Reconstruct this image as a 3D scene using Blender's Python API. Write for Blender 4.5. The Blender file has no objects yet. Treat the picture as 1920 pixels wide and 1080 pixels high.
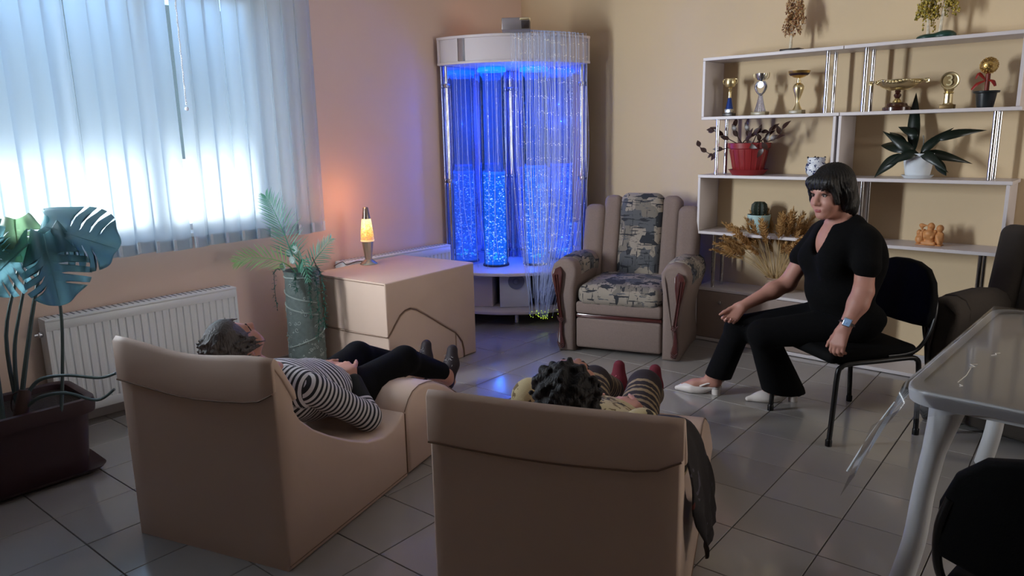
import bpy, bmesh, math, random
import numpy as np
from mathutils import Vector as V, Matrix as Mx
random.seed(7); rng = np.random.default_rng(7)
D = bpy.data; SC = bpy.context.scene; COL = SC.collection
PI = math.pi
def hexc(h):
    h = h.lstrip('#'); c = [int(h[i:i+2], 16)/255 for i in (0, 2, 4)]
    return tuple((x/12.92 if x <= .04045 else ((x+.055)/1.055)**2.4) for x in c) + (1.,)

# ------------------------------------------------------------------ camera
YAW, PITCH, ROLL, FPX = map(math.radians, (-41.489, 11.783, -1.179, 0)); FPX = 1378.
fw = V((math.sin(YAW)*math.cos(PITCH), math.cos(YAW)*math.cos(PITCH), -math.sin(PITCH)))
r0 = V((math.cos(YAW), -math.sin(YAW), 0)); u0 = r0.cross(fw)
rt = math.cos(ROLL)*r0 + math.sin(ROLL)*u0; up = -math.sin(ROLL)*r0 + math.cos(ROLL)*u0
CAM = V((0, 0, 1.5))
cam = D.cameras.new('camera'); co = D.objects.new('camera', cam); COL.objects.link(co)
cam.sensor_width = 36; cam.lens = FPX/1920*36; cam.clip_start = .05
co.matrix_world = Mx(((rt.x, up.x, -fw.x, CAM.x), (rt.y, up.y, -fw.y, CAM.y), (rt.z, up.z, -fw.z, CAM.z), (0, 0, 0, 1)))
SC.camera = co
def seen(p, m=60):
    d = V(p) - CAM; z = d.dot(fw)
    if z < .1: return False
    x = 960 + FPX*d.dot(rt)/z; y = 540 - FPX*d.dot(up)/z
    return -m < x < 1920+m and -m < y < 1080+m

# ------------------------------------------------------------------ world, lights, exposure
w = D.worlds.new('World'); SC.world = w; w.use_nodes = True
bg = w.node_tree.nodes['Background']; bg.inputs[0].default_value = hexc('#9fc2e6'); bg.inputs[1].default_value = 4.2
vs = SC.view_settings; vs.view_transform = 'Standard'; vs.look = 'None'; vs.gamma = 1; vs.use_curve_mapping = False
vs.exposure = 0.0
def light(name, typ, loc, energy, color, size=.1, rot=None, **k):
    l = D.lights.new(name, typ); l.energy = energy; l.color = color[:3]
    o = D.objects.new(name, l); COL.objects.link(o); o.location = loc
    if typ == 'AREA':
        l.shape = 'RECTANGLE'; l.size, l.size_y = size
    elif typ in ('POINT', 'SPOT'): l.shadow_soft_size = size
    if rot: o.rotation_euler = rot
    for a, b in k.items(): setattr(l, a, b)
    return o
# hazy sun from over the building on to the added white bounce wall outside the window
sun = light('sun', 'SUN', (3, 1, 8), 42., (1., .96, .9), rot=(0, math.radians(23), 0), angle=math.radians(3))
# added fill light inside the room, standing in for daylight from the left window
light('added_window_fill', 'AREA', (-4.05, .66, 1.69), 52., (.86, .93, 1.), size=(.36, 1.44), rot=V((.60, .80, .02)).to_track_quat('-Z', 'Y').to_euler(), spread=math.radians(105))

# added fill light by the right wall, brightening the left wall (out of frame)
light('added_right_fill', 'AREA', (2.90, 3.95, 1.65), 26., (1., .93, .86), size=(1.3, 1.5), rot=(0, PI/2, 0), spread=math.radians(120))

# ------------------------------------------------------------------ materials
MATS = {}
def nodes(m): m.use_nodes = True; return m.node_tree.nodes, m.node_tree.links, m.node_tree.nodes['Principled BSDF']
def mat(name, col, rough=.5, metal=0., var=.06, scale=12., bump=0., bscale=80., spec=.5, emit=None, es=0., alpha=1., coat=0., stretch=None, trans=0.):
    if name in MATS: return MATS[name]
    m = D.materials.new(name); n, l, b = nodes(m); MATS[name] = m
    c = hexc(col) if isinstance(col, str) else col
    b.inputs['Roughness'].default_value = rough; b.inputs['Metallic'].default_value = metal
    b.inputs['Specular IOR Level'].default_value = spec; b.inputs['Coat Weight'].default_value = coat
    b.inputs['Alpha'].default_value = alpha
    b.inputs['Transmission Weight'].default_value = trans
    tc = n.new('ShaderNodeTexCoord'); src = tc.outputs['Object']
    if stretch:
        mp = n.new('ShaderNodeMapping'); mp.inputs['Scale'].default_value = stretch; l.new(src, mp.inputs[0]); src = mp.outputs[0]
    nz = n.new('ShaderNodeTexNoise'); nz.inputs['Scale'].default_value = scale; nz.inputs['Detail'].default_value = 4; l.new(src, nz.inputs['Vector'])
    rp = n.new('ShaderNodeMapRange'); rp.inputs[3].default_value = 1-var; rp.inputs[4].default_value = 1+var; l.new(nz.outputs[0], rp.inputs[0])
    mx = n.new('ShaderNodeVectorMath'); mx.operation = 'SCALE'; mx.inputs[0].default_value = c[:3]; l.new(rp.outputs[0], mx.inputs['Scale'])
    l.new(mx.outputs[0], b.inputs['Base Color'])
    if bump:
        nb = n.new('ShaderNodeTexNoise'); nb.inputs['Scale'].default_value = bscale; nb.inputs['Detail'].default_value = 3; l.new(src, nb.inputs['Vector'])
        bp = n.new('ShaderNodeBump'); bp.inputs['Strength'].default_value = bump; bp.inputs['Distance'].default_value = .01
        l.new(nb.outputs[0], bp.inputs['Height']); l.new(bp.outputs[0], b.inputs['Normal'])
    if emit:
        b.inputs['Emission Color'].default_value = hexc(emit); b.inputs['Emission Strength'].default_value = es
    return m
def emission_mix(name, col, strength, transp, gloss=.05, rough=.05):
    """lit clear plastic or water: part see-through, part glowing, with a glossy skin"""
    m = D.materials.new(name); MATS[name] = m; m.use_nodes = True; n = m.node_tree.nodes; l = m.node_tree.links
    for x in list(n): n.remove(x)
    out = n.new('ShaderNodeOutputMaterial'); e = n.new('ShaderNodeEmission'); e.inputs[0].default_value = hexc(col); e.inputs[1].default_value = strength
    t = n.new('ShaderNodeBsdfTransparent'); g = n.new('ShaderNodeBsdfGlossy'); g.inputs['Roughness'].default_value = rough
    tc = n.new('ShaderNodeTexCoord'); nz = n.new('ShaderNodeTexNoise'); nz.inputs['Scale'].default_value = 45; l.new(tc.outputs['Object'], nz.inputs['Vector'])
    mr = n.new('ShaderNodeMapRange'); mr.inputs[1].default_value = .3; mr.inputs[2].default_value = .7
    mr.inputs[3].default_value = max(0, transp-.18); mr.inputs[4].default_value = min(1, transp+.18); l.new(nz.outputs[0], mr.inputs[0])
    m1 = n.new('ShaderNodeMixShader'); l.new(mr.outputs[0], m1.inputs[0]); l.new(e.outputs[0], m1.inputs[1]); l.new(t.outputs[0], m1.inputs[2])
    fr = n.new('ShaderNodeFresnel'); fr.inputs[0].default_value = 1.3
    m2 = n.new('ShaderNodeMixShader'); l.new(fr.outputs[0], m2.inputs[0]); l.new(m1.outputs[0], m2.inputs[1]); l.new(g.outputs[0], m2.inputs[2])
    l.new(m2.outputs[0], out.inputs[0]); return m
def clear(name, tint='#ffffff', fres=1.4, rough=.03, extra=None, ew=.1):
    m = D.materials.new(name); MATS[name] = m; m.use_nodes = True; n = m.node_tree.nodes; l = m.node_tree.links
    for x in list(n): n.remove(x)
    out = n.new('ShaderNodeOutputMaterial'); t = n.new('ShaderNodeBsdfTransparent'); t.inputs[0].default_value = hexc(tint)
    g = n.new('ShaderNodeBsdfGlossy'); g.inputs['Roughness'].default_value = rough
    s = t.outputs[0]
    if extra:
        d = n.new('ShaderNodeBsdfDiffuse'); d.inputs[0].default_value = hexc(extra); mm = n.new('ShaderNodeMixShader'); mm.inputs[0].default_value = ew
        l.new(s, mm.inputs[1]); l.new(d.outputs[0], mm.inputs[2]); s = mm.outputs[0]
    fr = n.new('ShaderNodeFresnel'); fr.inputs[0].default_value = fres
    m2 = n.new('ShaderNodeMixShader'); l.new(fr.outputs[0], m2.inputs[0]); l.new(s, m2.inputs[1]); l.new(g.outputs[0], m2.inputs[2])
    l.new(m2.outputs[0], out.inputs[0]); return m
def leaf_mat(name, col, tcol, tw=.45, rough=.35, var=.15):
    m = mat(name, col, rough, var=var, scale=20); n, l = m.node_tree.nodes, m.node_tree.links
    b = n['Principled BSDF']; out = n['Material Output']; t = n.new('ShaderNodeBsdfTranslucent'); t.inputs[0].default_value = hexc(tcol)
    mx = n.new('ShaderNodeMixShader'); mx.inputs[0].default_value = tw; l.new(b.outputs[0], mx.inputs[1]); l.new(t.outputs[0], mx.inputs[2]); l.new(mx.outputs[0], out.inputs[0]); return m
def ramp(n, stops, interp='CONSTANT'):
    r = n.new('ShaderNodeValToRGB'); r.color_ramp.interpolation = interp
    for i, (p, c) in enumerate(stops):
        e = r.color_ramp.elements[i] if i < 2 else r.color_ramp.elements.new(p)
        e.position = p; e.color = hexc(c)
    return r
def stripe_mat(name, a, b, period, duty=.5, rough=.8, wob=.25):
    """bands across the cloth: follows the length stored on the mesh (attribute s)"""
    m = mat(name, a, rough, bump=.3, bscale=300); n, l, bs = nodes(m)
    at = n.new('ShaderNodeAttribute'); at.attribute_name = 's'
    nz = n.new('ShaderNodeTexNoise'); nz.inputs['Scale'].default_value = 9; tc = n.new('ShaderNodeTexCoord'); l.new(tc.outputs['Object'], nz.inputs['Vector'])
    d = n.new('ShaderNodeMath'); d.operation = 'DIVIDE'; d.inputs[1].default_value = period; l.new(at.outputs['Fac'], d.inputs[0])
    a2 = n.new('ShaderNodeMath'); a2.operation = 'MULTIPLY_ADD'; a2.inputs[1].default_value = wob; l.new(nz.outputs[0], a2.inputs[0]); l.new(d.outputs[0], a2.inputs[2])
    f = n.new('ShaderNodeMath'); f.operation = 'FRACT'; l.new(a2.outputs[0], f.inputs[0])
    r = ramp(n, [(0, a), (duty, b)]); l.new(f.outputs[0], r.inputs[0]); l.new(r.outputs[0], bs.inputs['Base Color']); return m
def print_mat(name, base, inks, scale=30., rough=.8, thr=.55):
    m = mat(name, base, rough, bump=.2, bscale=250); n, l, bs = nodes(m)
    tc = n.new('ShaderNodeTexCoord'); last = None
    for i, (ink, t, sc) in enumerate(inks):
        nz = n.new('ShaderNodeTexNoise'); nz.inputs['Scale'].default_value = sc*scale; nz.inputs['Detail'].default_value = 2; nz.inputs['Distortion'].default_value = 1.2
        mp = n.new('ShaderNodeMapping'); mp.inputs['Location'].default_value = (i*3.1, i*7.7, i); l.new(tc.outputs['Object'], mp.inputs[0]); l.new(mp.outputs[0], nz.inputs['Vector'])
        g = n.new('ShaderNodeMath'); g.operation = 'GREATER_THAN'; g.inputs[1].default_value = t; l.new(nz.outputs[0], g.inputs[0])
        mx = n.new('ShaderNodeMix'); mx.data_type = 'RGBA'; l.new(g.outputs[0], mx.inputs[0])
        if last is None: mx.inputs[6].default_value = hexc(base)
        else: l.new(last, mx.inputs[6])
        mx.inputs[7].default_value = hexc(ink); last = mx.outputs[2]
    l.new(last, bs.inputs['Base Color']); return m

WALL = mat('wall_paint', '#d2bb98', .85, var=.03, scale=3, bump=.08, bscale=220)
WALL_L = mat('wall_paint_lightened', '#e2c8b8', .85, var=.03, scale=3, bump=.08, bscale=220)  # same wall paint made paler, putting missing light into the colour
CEIL = mat('ceiling_paint', '#e8e4de', .9, var=.02)
GROUT = mat('grout', '#4d4640', .9)
WHITE = mat('white_laminate', '#cbc3c3', .4, var=.03, scale=4)
PLAST = mat('white_plastic', '#d9dadb', .4, var=.03)
PVC = mat('white_window_profile', '#e4e6e8', .35)
CHROME = mat('chrome', '#c9ccd2', .12, 1., var=.02)
GOLD = mat('gold_metal', '#d2b06a', .3, 1., var=.08, scale=60)
PGOLD = mat('pale_gold_metal', '#e6d6a8', .3, 1., var=.08, scale=60)
SILVER = mat('silver_metal', '#c4c7cc', .2, 1., var=.05)
MARBLE = mat('dark_marble', '#2c221e', .3, var=.3, scale=25)
BLACK = mat('black_cloth', '#0d0d10', .9, var=.1, bump=.15, bscale=400)
BLACKMETAL = mat('black_metal', '#0c0c0e', .35, .3)
CREAM = mat('cream_leatherette', '#d1b7a5', .5, var=.05, scale=5, bump=.12, bscale=14)
SEAM = mat('seam_thread', '#7d6452', .8)
SKIN = mat('skin', '#a97868', .55, var=.08, scale=25)
DARKW = mat('dark_wood', '#3a1a14', .25, var=.25, scale=8, stretch=(1, 1, .2), coat=.4)

# ------------------------------------------------------------------ object helpers
def tag(o, label=None, cat=None, group=None, kind=None):
    if label: o['label'] = label
    if cat: o['category'] = cat
    if group: o['group'] = group
    if kind: o['kind'] = kind
    return o
def thing(name, label, cat, loc=(0, 0, 0), rz=0., group=None, kind=None):
    o = D.objects.new(name, None); COL.objects.link(o); o.location = loc; o.rotation_euler = (0, 0, rz); o.empty_display_size = .05
    return tag(o, label, cat, group, kind)
def link(name, me, m, parent=None):
    o = D.objects.new(name, me); COL.objects.link(o)
    for x in (m if isinstance(m, (list, tuple)) else [m]): 
        if x and len(me.materials) < (len(m) if isinstance(m, (list, tuple)) else 1): me.materials.append(x)
    if parent: o.parent = parent
    return o
def obj(name, bm, m, parent=None, smooth=40, label=None, kind=None):
    bmesh.ops.recalc_face_normals(bm, faces=bm.faces[:])
    me = D.meshes.new(name); bm.to_mesh(me); bm.free()
    if smooth:
        me.polygons.foreach_set('use_smooth', [True]*len(me.polygons)); me.set_sharp_from_angle(angle=math.radians(smooth))
    o = link(name, me, m, parent)
    if label: o['label'] = label
    if kind: o['kind'] = kind
    return o
def B(): return bmesh.new()
def box(bm, x0, x1, y0, y1, z0, z1, bev=0., seg=2, M=None):
    vs_ = [bm.verts.new((x, y, z)) for x in (x0, x1) for y in (y0, y1) for z in (z0, z1)]
    fs = [(0, 1, 3, 2), (4, 6, 7, 5), (0, 4, 5, 1), (2, 3, 7, 6), (0, 2, 6, 4), (1, 5, 7, 3)]
    faces = [bm.faces.new([vs_[i] for i in f]) for f in fs]
    if bev:
        ed = list({e for f in faces for e in f.edges})
        r = bmesh.ops.bevel(bm, geom=ed, offset=bev, segments=seg, profile=.5, affect='EDGES')
        vs_ = list({v for f in r['faces'] for v in f.verts} | {v for v in vs_ if v.is_valid})
    if M is not None:
        for v in vs_: v.co = M @ v.co
    return bm
def smooth_pts(pts, n=6):
    P = [V(p) for p in pts]; out = []
    for i in range(len(P)-1):
        a, b, c, d = P[max(i-1, 0)], P[i], P[i+1], P[min(i+2, len(P)-1)]
        for k in range(n):
            t = k/n; out.append(.5*((2*b) + (c-a)*t + (2*a-5*b+4*c-d)*t*t + (3*b-a-3*c+d)*t**3))
    out.append(P[-1]); return out
def tube(bm, pts, r, n=8, cap=True, flat=None):
    P = [V(p) for p in pts]; rs = r if isinstance(r, (list, tuple)) else [r]*len(P)
    if len(rs) != len(P): rs = [rs[0]+(rs[-1]-rs[0])*i/(len(P)-1) for i in range(len(P))] if len(rs) == 2 else [np.interp(i/(len(P)-1)*(len(rs)-1), range(len(rs)), rs) for i in range(len(P))]
    prev = None; rings = []
    for i, p in enumerate(P):
        t = (P[min(i+1, len(P)-1)]-P[max(i-1, 0)]).normalized()
        if prev is None: a = t.orthogonal().normalized()
        else: a = (prev - t*prev.dot(t)); a = a.normalized() if a.length > 1e-6 else t.orthogonal().normalized()
        prev = a; b = t.cross(a)
        rings.append([bm.verts.new(p + (a*math.cos(2*PI*k/n) + b*math.sin(2*PI*k/n)*(flat or 1))*rs[i]) for k in range(n)])
    for A, Bq in zip(rings, rings[1:]):
        for k in range(n): bm.faces.new((A[k], A[(k+1) % n], Bq[(k+1) % n], Bq[k]))
    if cap: bm.faces.new(rings[0][::-1]); bm.faces.new(rings[-1])
    return bm
def lathe(bm, prof, c=(0, 0, 0), n=24, sq=1., arc=None):
    rings = []; c = V(c)
    for r, z in prof:
        if r < 1e-5: rings.append([bm.verts.new(c+V((0, 0, z)))])
        else: rings.append([bm.verts.new(c+V((r*math.cos(2*PI*k/n), sq*r*math.sin(2*PI*k/n), z))) for k in range(n)])
    for A, Q in zip(rings, rings[1:]):
        for k in range(n):
            k2 = (k+1) % n
            if len(A) == 1 and len(Q) == 1: break
            if len(A) == 1: bm.faces.new((A[0], Q[k2], Q[k]))
            elif len(Q) == 1: bm.faces.new((A[k], A[k2], Q[0]))
            else: bm.faces.new((A[k], A[k2], Q[k2], Q[k]))
    if len(rings[0]) > 1: bm.faces.new(rings[0][::-1])
    if len(rings[-1]) > 1: bm.faces.new(rings[-1])
    return bm
def prism(bm, poly, t0, t1, axis='x', nseg=1, bev=0., fn=None):
    """polygon in the two other axes, pushed along axis"""
    def mk(t, p):
        q = {'x': (t, p[0], p[1]), 'y': (p[0], t, p[1]), 'z': (p[0], p[1], t)}[axis]
        return fn(*q) if fn else q
    rings = [[bm.verts.new(mk(t0+(t1-t0)*i/nseg, p)) for p in poly] for i in range(nseg+1)]; n = len(poly)
    for A, Q in zip(rings, rings[1:]):
        for k in range(n): bm.faces.new((A[k], A[(k+1) % n], Q[(k+1) % n], Q[k]))
    f0 = bm.faces.new(rings[0][::-1]); f1 = bm.faces.new(rings[-1])
    if bev:
        bmesh.ops.recalc_face_normals(bm, faces=bm.faces[:])
        bmesh.ops.bevel(bm, geom=list(f0.edges)+list(f1.edges), offset=bev, segments=3, profile=.5, affect='EDGES')
    return bm
def ball(bm, c, r, sub=1, sc=(1, 1, 1)):
    g = bmesh.ops.create_icosphere(bm, subdivisions=sub, radius=1)
    for v in g['verts']: v.co = V(c)+V((v.co.x*r*sc[0], v.co.y*r*sc[1], v.co.z*r*sc[2]))
    return bm
def dup(root, loc, rz=None, label=None):
    r = root.copy(); COL.objects.link(r); r.location = loc
    if rz is not None: r.rotation_euler = (0, 0, rz)
    if label: r['label'] = label
    for ch in root.children:
        c = ch.copy(); COL.objects.link(c); c.parent = r
        for g in ch.children:
            d = g.copy(); COL.objects.link(d); d.parent = c
    return r

# ------------------------------------------------------------------ implicit surfaces (continuous bodies, cushions)
def cap(a, b, ra, rb=None, k=.03): return ('c', V(a), V(b), ra, ra if rb is None else rb, k)
def ell(c, r, k=.03, R=None): return ('e', V(c), r, R, k)
def rbx(c, h, rad, k=.01, R=None): return ('b', V(c), h, R, k, rad)
def cut(p, nrm): return ('p', V(p), V(nrm).normalized())
def minus(c, r, k=.02, R=None): return ('-', V(c), r, R, k)
def prim_sd(p, P):
    t = p[0]
    if t == 'c':
        a = np.array(p[1]); b = np.array(p[2]); ab = b-a; L2 = ab@ab+1e-12
        tt = np.clip(((P-a)@ab)/L2, 0, 1); d = P-a-tt[..., None]*ab
        return np.sqrt((d*d).sum(-1)) - (p[3]+(p[4]-p[3])*tt)
    q = P-np.array(p[1])
    if p[3] is not None: q = q@np.array(p[3]).T
    if t in 'e-':
        r = np.array(p[2]); a = q/r; k0 = np.sqrt((a*a).sum(-1))+1e-9; b = a/r; k1 = np.sqrt((b*b).sum(-1))+1e-9
        return k0*(k0-1)/k1
    h = np.array(p[2])-p[5]; a = np.abs(q)-h
    return np.sqrt((np.maximum(a, 0)**2).sum(-1))+np.minimum(a.max(-1), 0)-p[5]
def prim_box(p):
    if p[0] == 'c':
        r = max(p[3], p[4]); return [min(p[1][i], p[2][i])-r for i in range(3)], [max(p[1][i], p[2][i])+r for i in range(3)]
    r = max(p[2])*1.02 if p[0] != 'b' else V(p[2]).length
    if p[3] is None: return [p[1][i]-p[2][i] for i in range(3)], [p[1][i]+p[2][i] for i in range(3)]
    return [p[1][i]-r for i in range(3)], [p[1][i]+r for i in range(3)]
def sdf_mesh(prims, h, attr=False):
    add = [p for p in prims if p[0] in 'ceb']
    bx = [prim_box(p) for p in add]; pad = 3*h+.012
    lo = np.min([b[0] for b in bx], 0)-pad; hi = np.max([b[1] for b in bx], 0)+pad
    n = np.ceil((hi-lo)/h).astype(int)+1
    ax = [lo[i]+h*np.arange(n[i]) for i in range(3)]
    F = np.full(n, .5, np.float32)
    for p in prims:
        if p[0] == 'p': continue
        b = prim_box(p); k = p[4] if p[0] in 'e-b' else p[5]
        mg = k+3*h+.012
        i0 = [max(0, int((b[0][i]-mg-lo[i])/h)) for i in range(3)]; i1 = [min(n[i], int((b[1][i]+mg-lo[i])/h)+2) for i in range(3)]
        if min(i1[i]-i0[i] for i in range(3)) <= 0: continue
        G = np.stack(np.meshgrid(*[ax[i][i0[i]:i1[i]] for i in range(3)], indexing='ij'), -1)
        d = prim_sd(p, G).astype(np.float32); s = tuple(slice(i0[i], i1[i]) for i in range(3)); f = F[s]
        if p[0] == '-': d = -d; hh = np.maximum(k-np.abs(f-d), 0)/k; F[s] = np.maximum(f, d)+hh*hh*k*.25
        else: hh = np.maximum(k-np.abs(f-d), 0)/k; F[s] = np.minimum(f, d)-hh*hh*k*.25
    for p in prims:
        if p[0] == 'p':
            G = [ax[i]-p[1][i] for i in range(3)]
            d = G[0][:, None, None]*p[2][0]+G[1][None, :, None]*p[2][1]+G[2][None, None, :]*p[2][2]
            F = np.maximum(F, d.astype(np.float32))
    F[[0, -1]] = .5; F[:, [0, -1]] = .5; F[:, :, [0, -1]] = .5
    ins = F < 0; c = ins[:-1, :-1, :-1].astype(np.int8)
    acc = np.zeros_like(c)
    for dx in (0, 1):
        for dy in (0, 1):
            for dz in (0, 1): acc = acc+ins[dx:n[0]-1+dx, dy:n[1]-1+dy, dz:n[2]-1+dz]
    cells = np.argwhere((acc > 0) & (acc < 8)); idx = np.full(acc.shape, -1, np.int64); idx[tuple(cells.T)] = np.arange(len(cells))
    S = np.zeros((len(cells), 3)); W = np.zeros(len(cells)); cor = [(a, b, d) for a in (0, 1) for b in (0, 1) for d in (0, 1)]
    for i, a in enumerate(cor):
        for b in cor[i+1:]:
            if sum(abs(x-y) for x, y in zip(a, b)) != 1: continue
            fa = F[tuple((cells+a).T)]; fb = F[tuple((cells+b).T)]; m = (fa < 0) != (fb < 0)
            t = np.where(m, fa/np.where(m, fa-fb, 1), 0)
            S += m[:, None]*(np.array(a)+t[:, None]*(np.array(b)-np.array(a))); W += m
    verts = lo+h*(cells+S/W[:, None]); quads = []
    for d in range(3):
        o1, o2 = (d+1) % 3, (d+2) % 3
        sl = [slice(None)]*3; sl[d] = slice(0, -1); sl2 = [slice(None)]*3; sl2[d] = slice(1, None)
        A = ins[tuple(sl)]; Bq = ins[tuple(sl2)]; e = np.argwhere(A != Bq); fl = A[tuple(e.T)]
        e = e[(e[:, o1] > 0) & (e[:, o2] > 0)] if len(e) else e
        fl = A[tuple(e.T)]
        def off(a, b): q = e.copy(); q[:, o1] -= a; q[:, o2] -= b; return idx[tuple(q.T)]
        q = np.stack([off(0, 0), off(1, 0), off(1, 1), off(0, 1)], 1); q[~fl] = q[~fl][:, ::-1]; quads.append(q)
    Q = np.concatenate(quads); Q = Q[(Q >= 0).all(1)][:, ::-1]
    at = None
    if attr:
        best = np.full(len(verts), 9.); at = np.zeros(len(verts)); L = 0.
        for p in add:
            d = prim_sd(p, verts)
            if p[0] == 'c':
                a = np.array(p[1]); ab = np.array(p[2])-a; ln = np.linalg.norm(ab)+1e-9; t = np.clip((verts-a)@ab/ln, -.1, ln+.1)
            else: t = (verts-np.array(p[1]))@np.array(attr if isinstance(attr, (tuple, list)) else (0, 0, 1.))+5.
            m = d < best; best[m] = d[m]; at[m] = (t+L)[m]; L += 0.
    return verts, Q, at
def sdf(name, prims, h, m, parent=None, attr=False, label=None, xf=None, noise=None):
    v, q, at = sdf_mesh(prims, h, attr)
    if noise is not None: v = noise(v)
    if xf is not None: v = v@np.array(xf.to_3x3()).T+np.array(xf.translation)
    me = D.meshes.new(name); me.vertices.add(len(v)); me.vertices.foreach_set('co', v.ravel())
    me.loops.add(q.size); me.loops.foreach_set('vertex_index', q.ravel().astype(np.int32)); me.polygons.add(len(q))
    me.polygons.foreach_set('loop_start', np.arange(0, q.size, 4, dtype=np.int32)); me.polygons.foreach_set('use_smooth', [True]*len(q))
    me.update(calc_edges=True); me.validate()
    if at is not None:
        a = me.attributes.new('s', 'FLOAT', 'POINT'); a.data.foreach_set('value', at.astype(np.float32))
    o = link(name, me, m, parent)
    if label: o['label'] = label
    return o

# ------------------------------------------------------------------ the room
WX, BY, RX, FY, CZ = -4.33, 5.09, 3.0, -3.2, 2.85
def struct(name, bm, m, parent=None, smooth=0, label=None): return tag(obj(name, bm, m, parent, smooth), label=label, kind=None if parent else 'structure')
WY0, WY1, WZ0, WZ1 = -.1, 2.7, .94, 2.42
wl = box(box(box(box(B(), WX-.3, WX, FY-.1, WY0, 0, CZ), WX-.3, WX, WY1, BY+.1, 0, CZ), WX-.3, WX, WY0, WY1, 0, WZ0), WX-.3, WX, WY0, WY1, WZ1, CZ)
struct('wall_left', wl, WALL_L, label='wall with the window and radiators, its colour lightened in place of light')
struct('wall_back', box(B(), WX, RX, BY, BY+.1, 0, CZ), WALL, label='yellow beige wall behind the shelves')
struct('wall_right', box(B(), RX, RX+.1, FY-.1, BY+.1, 0, CZ), WALL)
struct('wall_front', box(B(), WX, RX, FY-.1, FY, 0, CZ), WALL)
struct('ceiling', box(B(), WX-.3, RX+.1, FY-.1, BY+.1, CZ, CZ+.1), CEIL)
fl = struct('floor', box(B(), WX-.3, RX+.1, FY-.1, BY+.1, -.08, -.006), GROUT, label='grey beige tiled floor')
TILE = mat('floor_tile', '#96918d', .16, var=.05, scale=5, bump=.03, bscale=18, spec=.5, coat=.45)
nodes(TILE)[2].inputs['Coat Roughness'].default_value = .06
n_, l_, b_ = nodes(TILE)
oi = n_.new('ShaderNodeObjectInfo'); hs = n_.new('ShaderNodeHueSaturation'); mr = n_.new('ShaderNodeMapRange'); mr.inputs[3].default_value = .93; mr.inputs[4].default_value = 1.05
l_.new(oi.outputs['Random'], mr.inputs[0]); l_.new(mr.outputs[0], hs.inputs['Value'])
src = b_.inputs['Base Color'].links[0].from_socket; l_.new(src, hs.inputs['Color']); l_.new(hs.outputs[0], b_.inputs['Base Color'])
T = .317; tu = V((.99918, .0405, 0)); tv = V((-.0405, .99918, 0)); org = tu*-.672+tv*.943
tm = D.meshes.new('tile'); bm = box(B(), .002, T-.002, .002, T-.002, -.008, 0, .0015, 1); bm.to_mesh(tm); bm.free(); tm.materials.append(TILE)
rest = B(); rot = math.atan2(tu.y, tu.x); cnt = 0
for i in range(-14, 18):
    for j in range(-19, 16):
        p = org+tu*(i*T)+tv*(j*T); cs = [p, p+tu*T, p+tv*T, p+tu*T+tv*T]
        if max(c.x for c in cs) < WX or min(c.x for c in cs) > RX or max(c.y for c in cs) < FY or min(c.y for c in cs) > BY: continue
        if any(seen(c, 25) for c in cs):
            o = D.objects.new('tile', tm); COL.objects.link(o); o.parent = fl; o.location = p; o.rotation_euler = (random.gauss(0, .0008), random.gauss(0, .0008), rot); cnt += 1
        else: box(rest, .002, T-.002, .002, T-.002, -.008, 0, M=Mx.Translation(p) @ Mx.Rotation(rot, 4, 'Z'))
o = obj('tiles_beyond_view', rest, TILE, fl, 0, kind='stuff')
BASE = mat('baseboard_grey', '#a8a4a6', .4)
struct('baseboard_back', box(B(), WX+.02, RX, BY-.012, BY, 0, .07, .004), BASE)
struct('baseboard_left', box(B(), WX, WX+.012, FY, BY-.02, 0, .07, .004), BASE)
# window: frame, mullions, panes, sill
win = thing('window_1', 'white framed window behind the vertical blind', None, (WX-.2, 0, 0), kind='structure')
bm = B()
for y0, y1, z0, z1 in [(WY0, WY1, WZ0, WZ0+.06), (WY0, WY1, WZ1-.06, WZ1), (WY0, WY0+.06, WZ0, WZ1), (WY1-.06, WY1, WZ0, WZ1), (.44, .50, WZ0, WZ1), (1.93, 2.01, WZ0, WZ1)]: box(bm, -.03, .04, y0, y1, z0, z1, .006)
obj('window_frame', bm, PVC, win)
PANE = clear('window_glass', '#f4fbff', 1.3)
for y0, y1 in ((WY0+.06, .44), (.50, 1.93), (2.01, WY1-.06)): obj('pane', box(B(), -.004, .004, y0, y1, WZ0+.06, WZ1-.06), PANE, win, 0)
obj('window_sill', box(B(), .04, .215, WY0+.01, WY1-.01, WZ0-.0, WZ0+.025, .006), PVC, win)
w2 = thing('added_window', 'added unseen window with a white roller blind, behind the right fill light', None, (RX, 3.95, 1.65), kind='structure')  # made-up window and blind, set behind the added fill light
bm = B()
for y0, y1, z0, z1 in [(-.95, .95, -.75, -.69), (-.95, .95, .69, .75), (-.95, -.89, -.75, .75), (.89, .95, -.75, .75)]: box(bm, -.04, .0, y0, y1, z0, z1, .006)
obj('window_frame', bm, PVC, w2); obj('added_roller_blind', box(B(), -.02, -.015, -.89, .89, -.69, .69), mat('added_blind_cloth', '#e6e4de', .9), w2, 0)
# outside: paved yard, white wall added to bounce sun, darkened house beyond
struct('ground_outside', box(B(), -14, WX-.3, -8, 12, -.1, -.01), mat('pale_paving', '#b9b6b0', .9))
o = struct('added_yard_wall', box(B(), -5.9, -5.75, -3, 9, -.01, 1.36), mat('bounce_wall_white', '#f2f0ec', .9, var=.03), label='low white wall added outside the window to bounce sun on the blind')  # added as a sun reflector for the lower part of the blind
o = struct('trim_2', box(B(), -9.5, -9.2, -6, 14, -.01, 3.1), mat('house_wall_shade_tone', '#1a282e', .9), label='house wall beyond the yard, coloured dark in place of shade')  # the sun reaches this wall, so its shade is put into the colour

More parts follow.
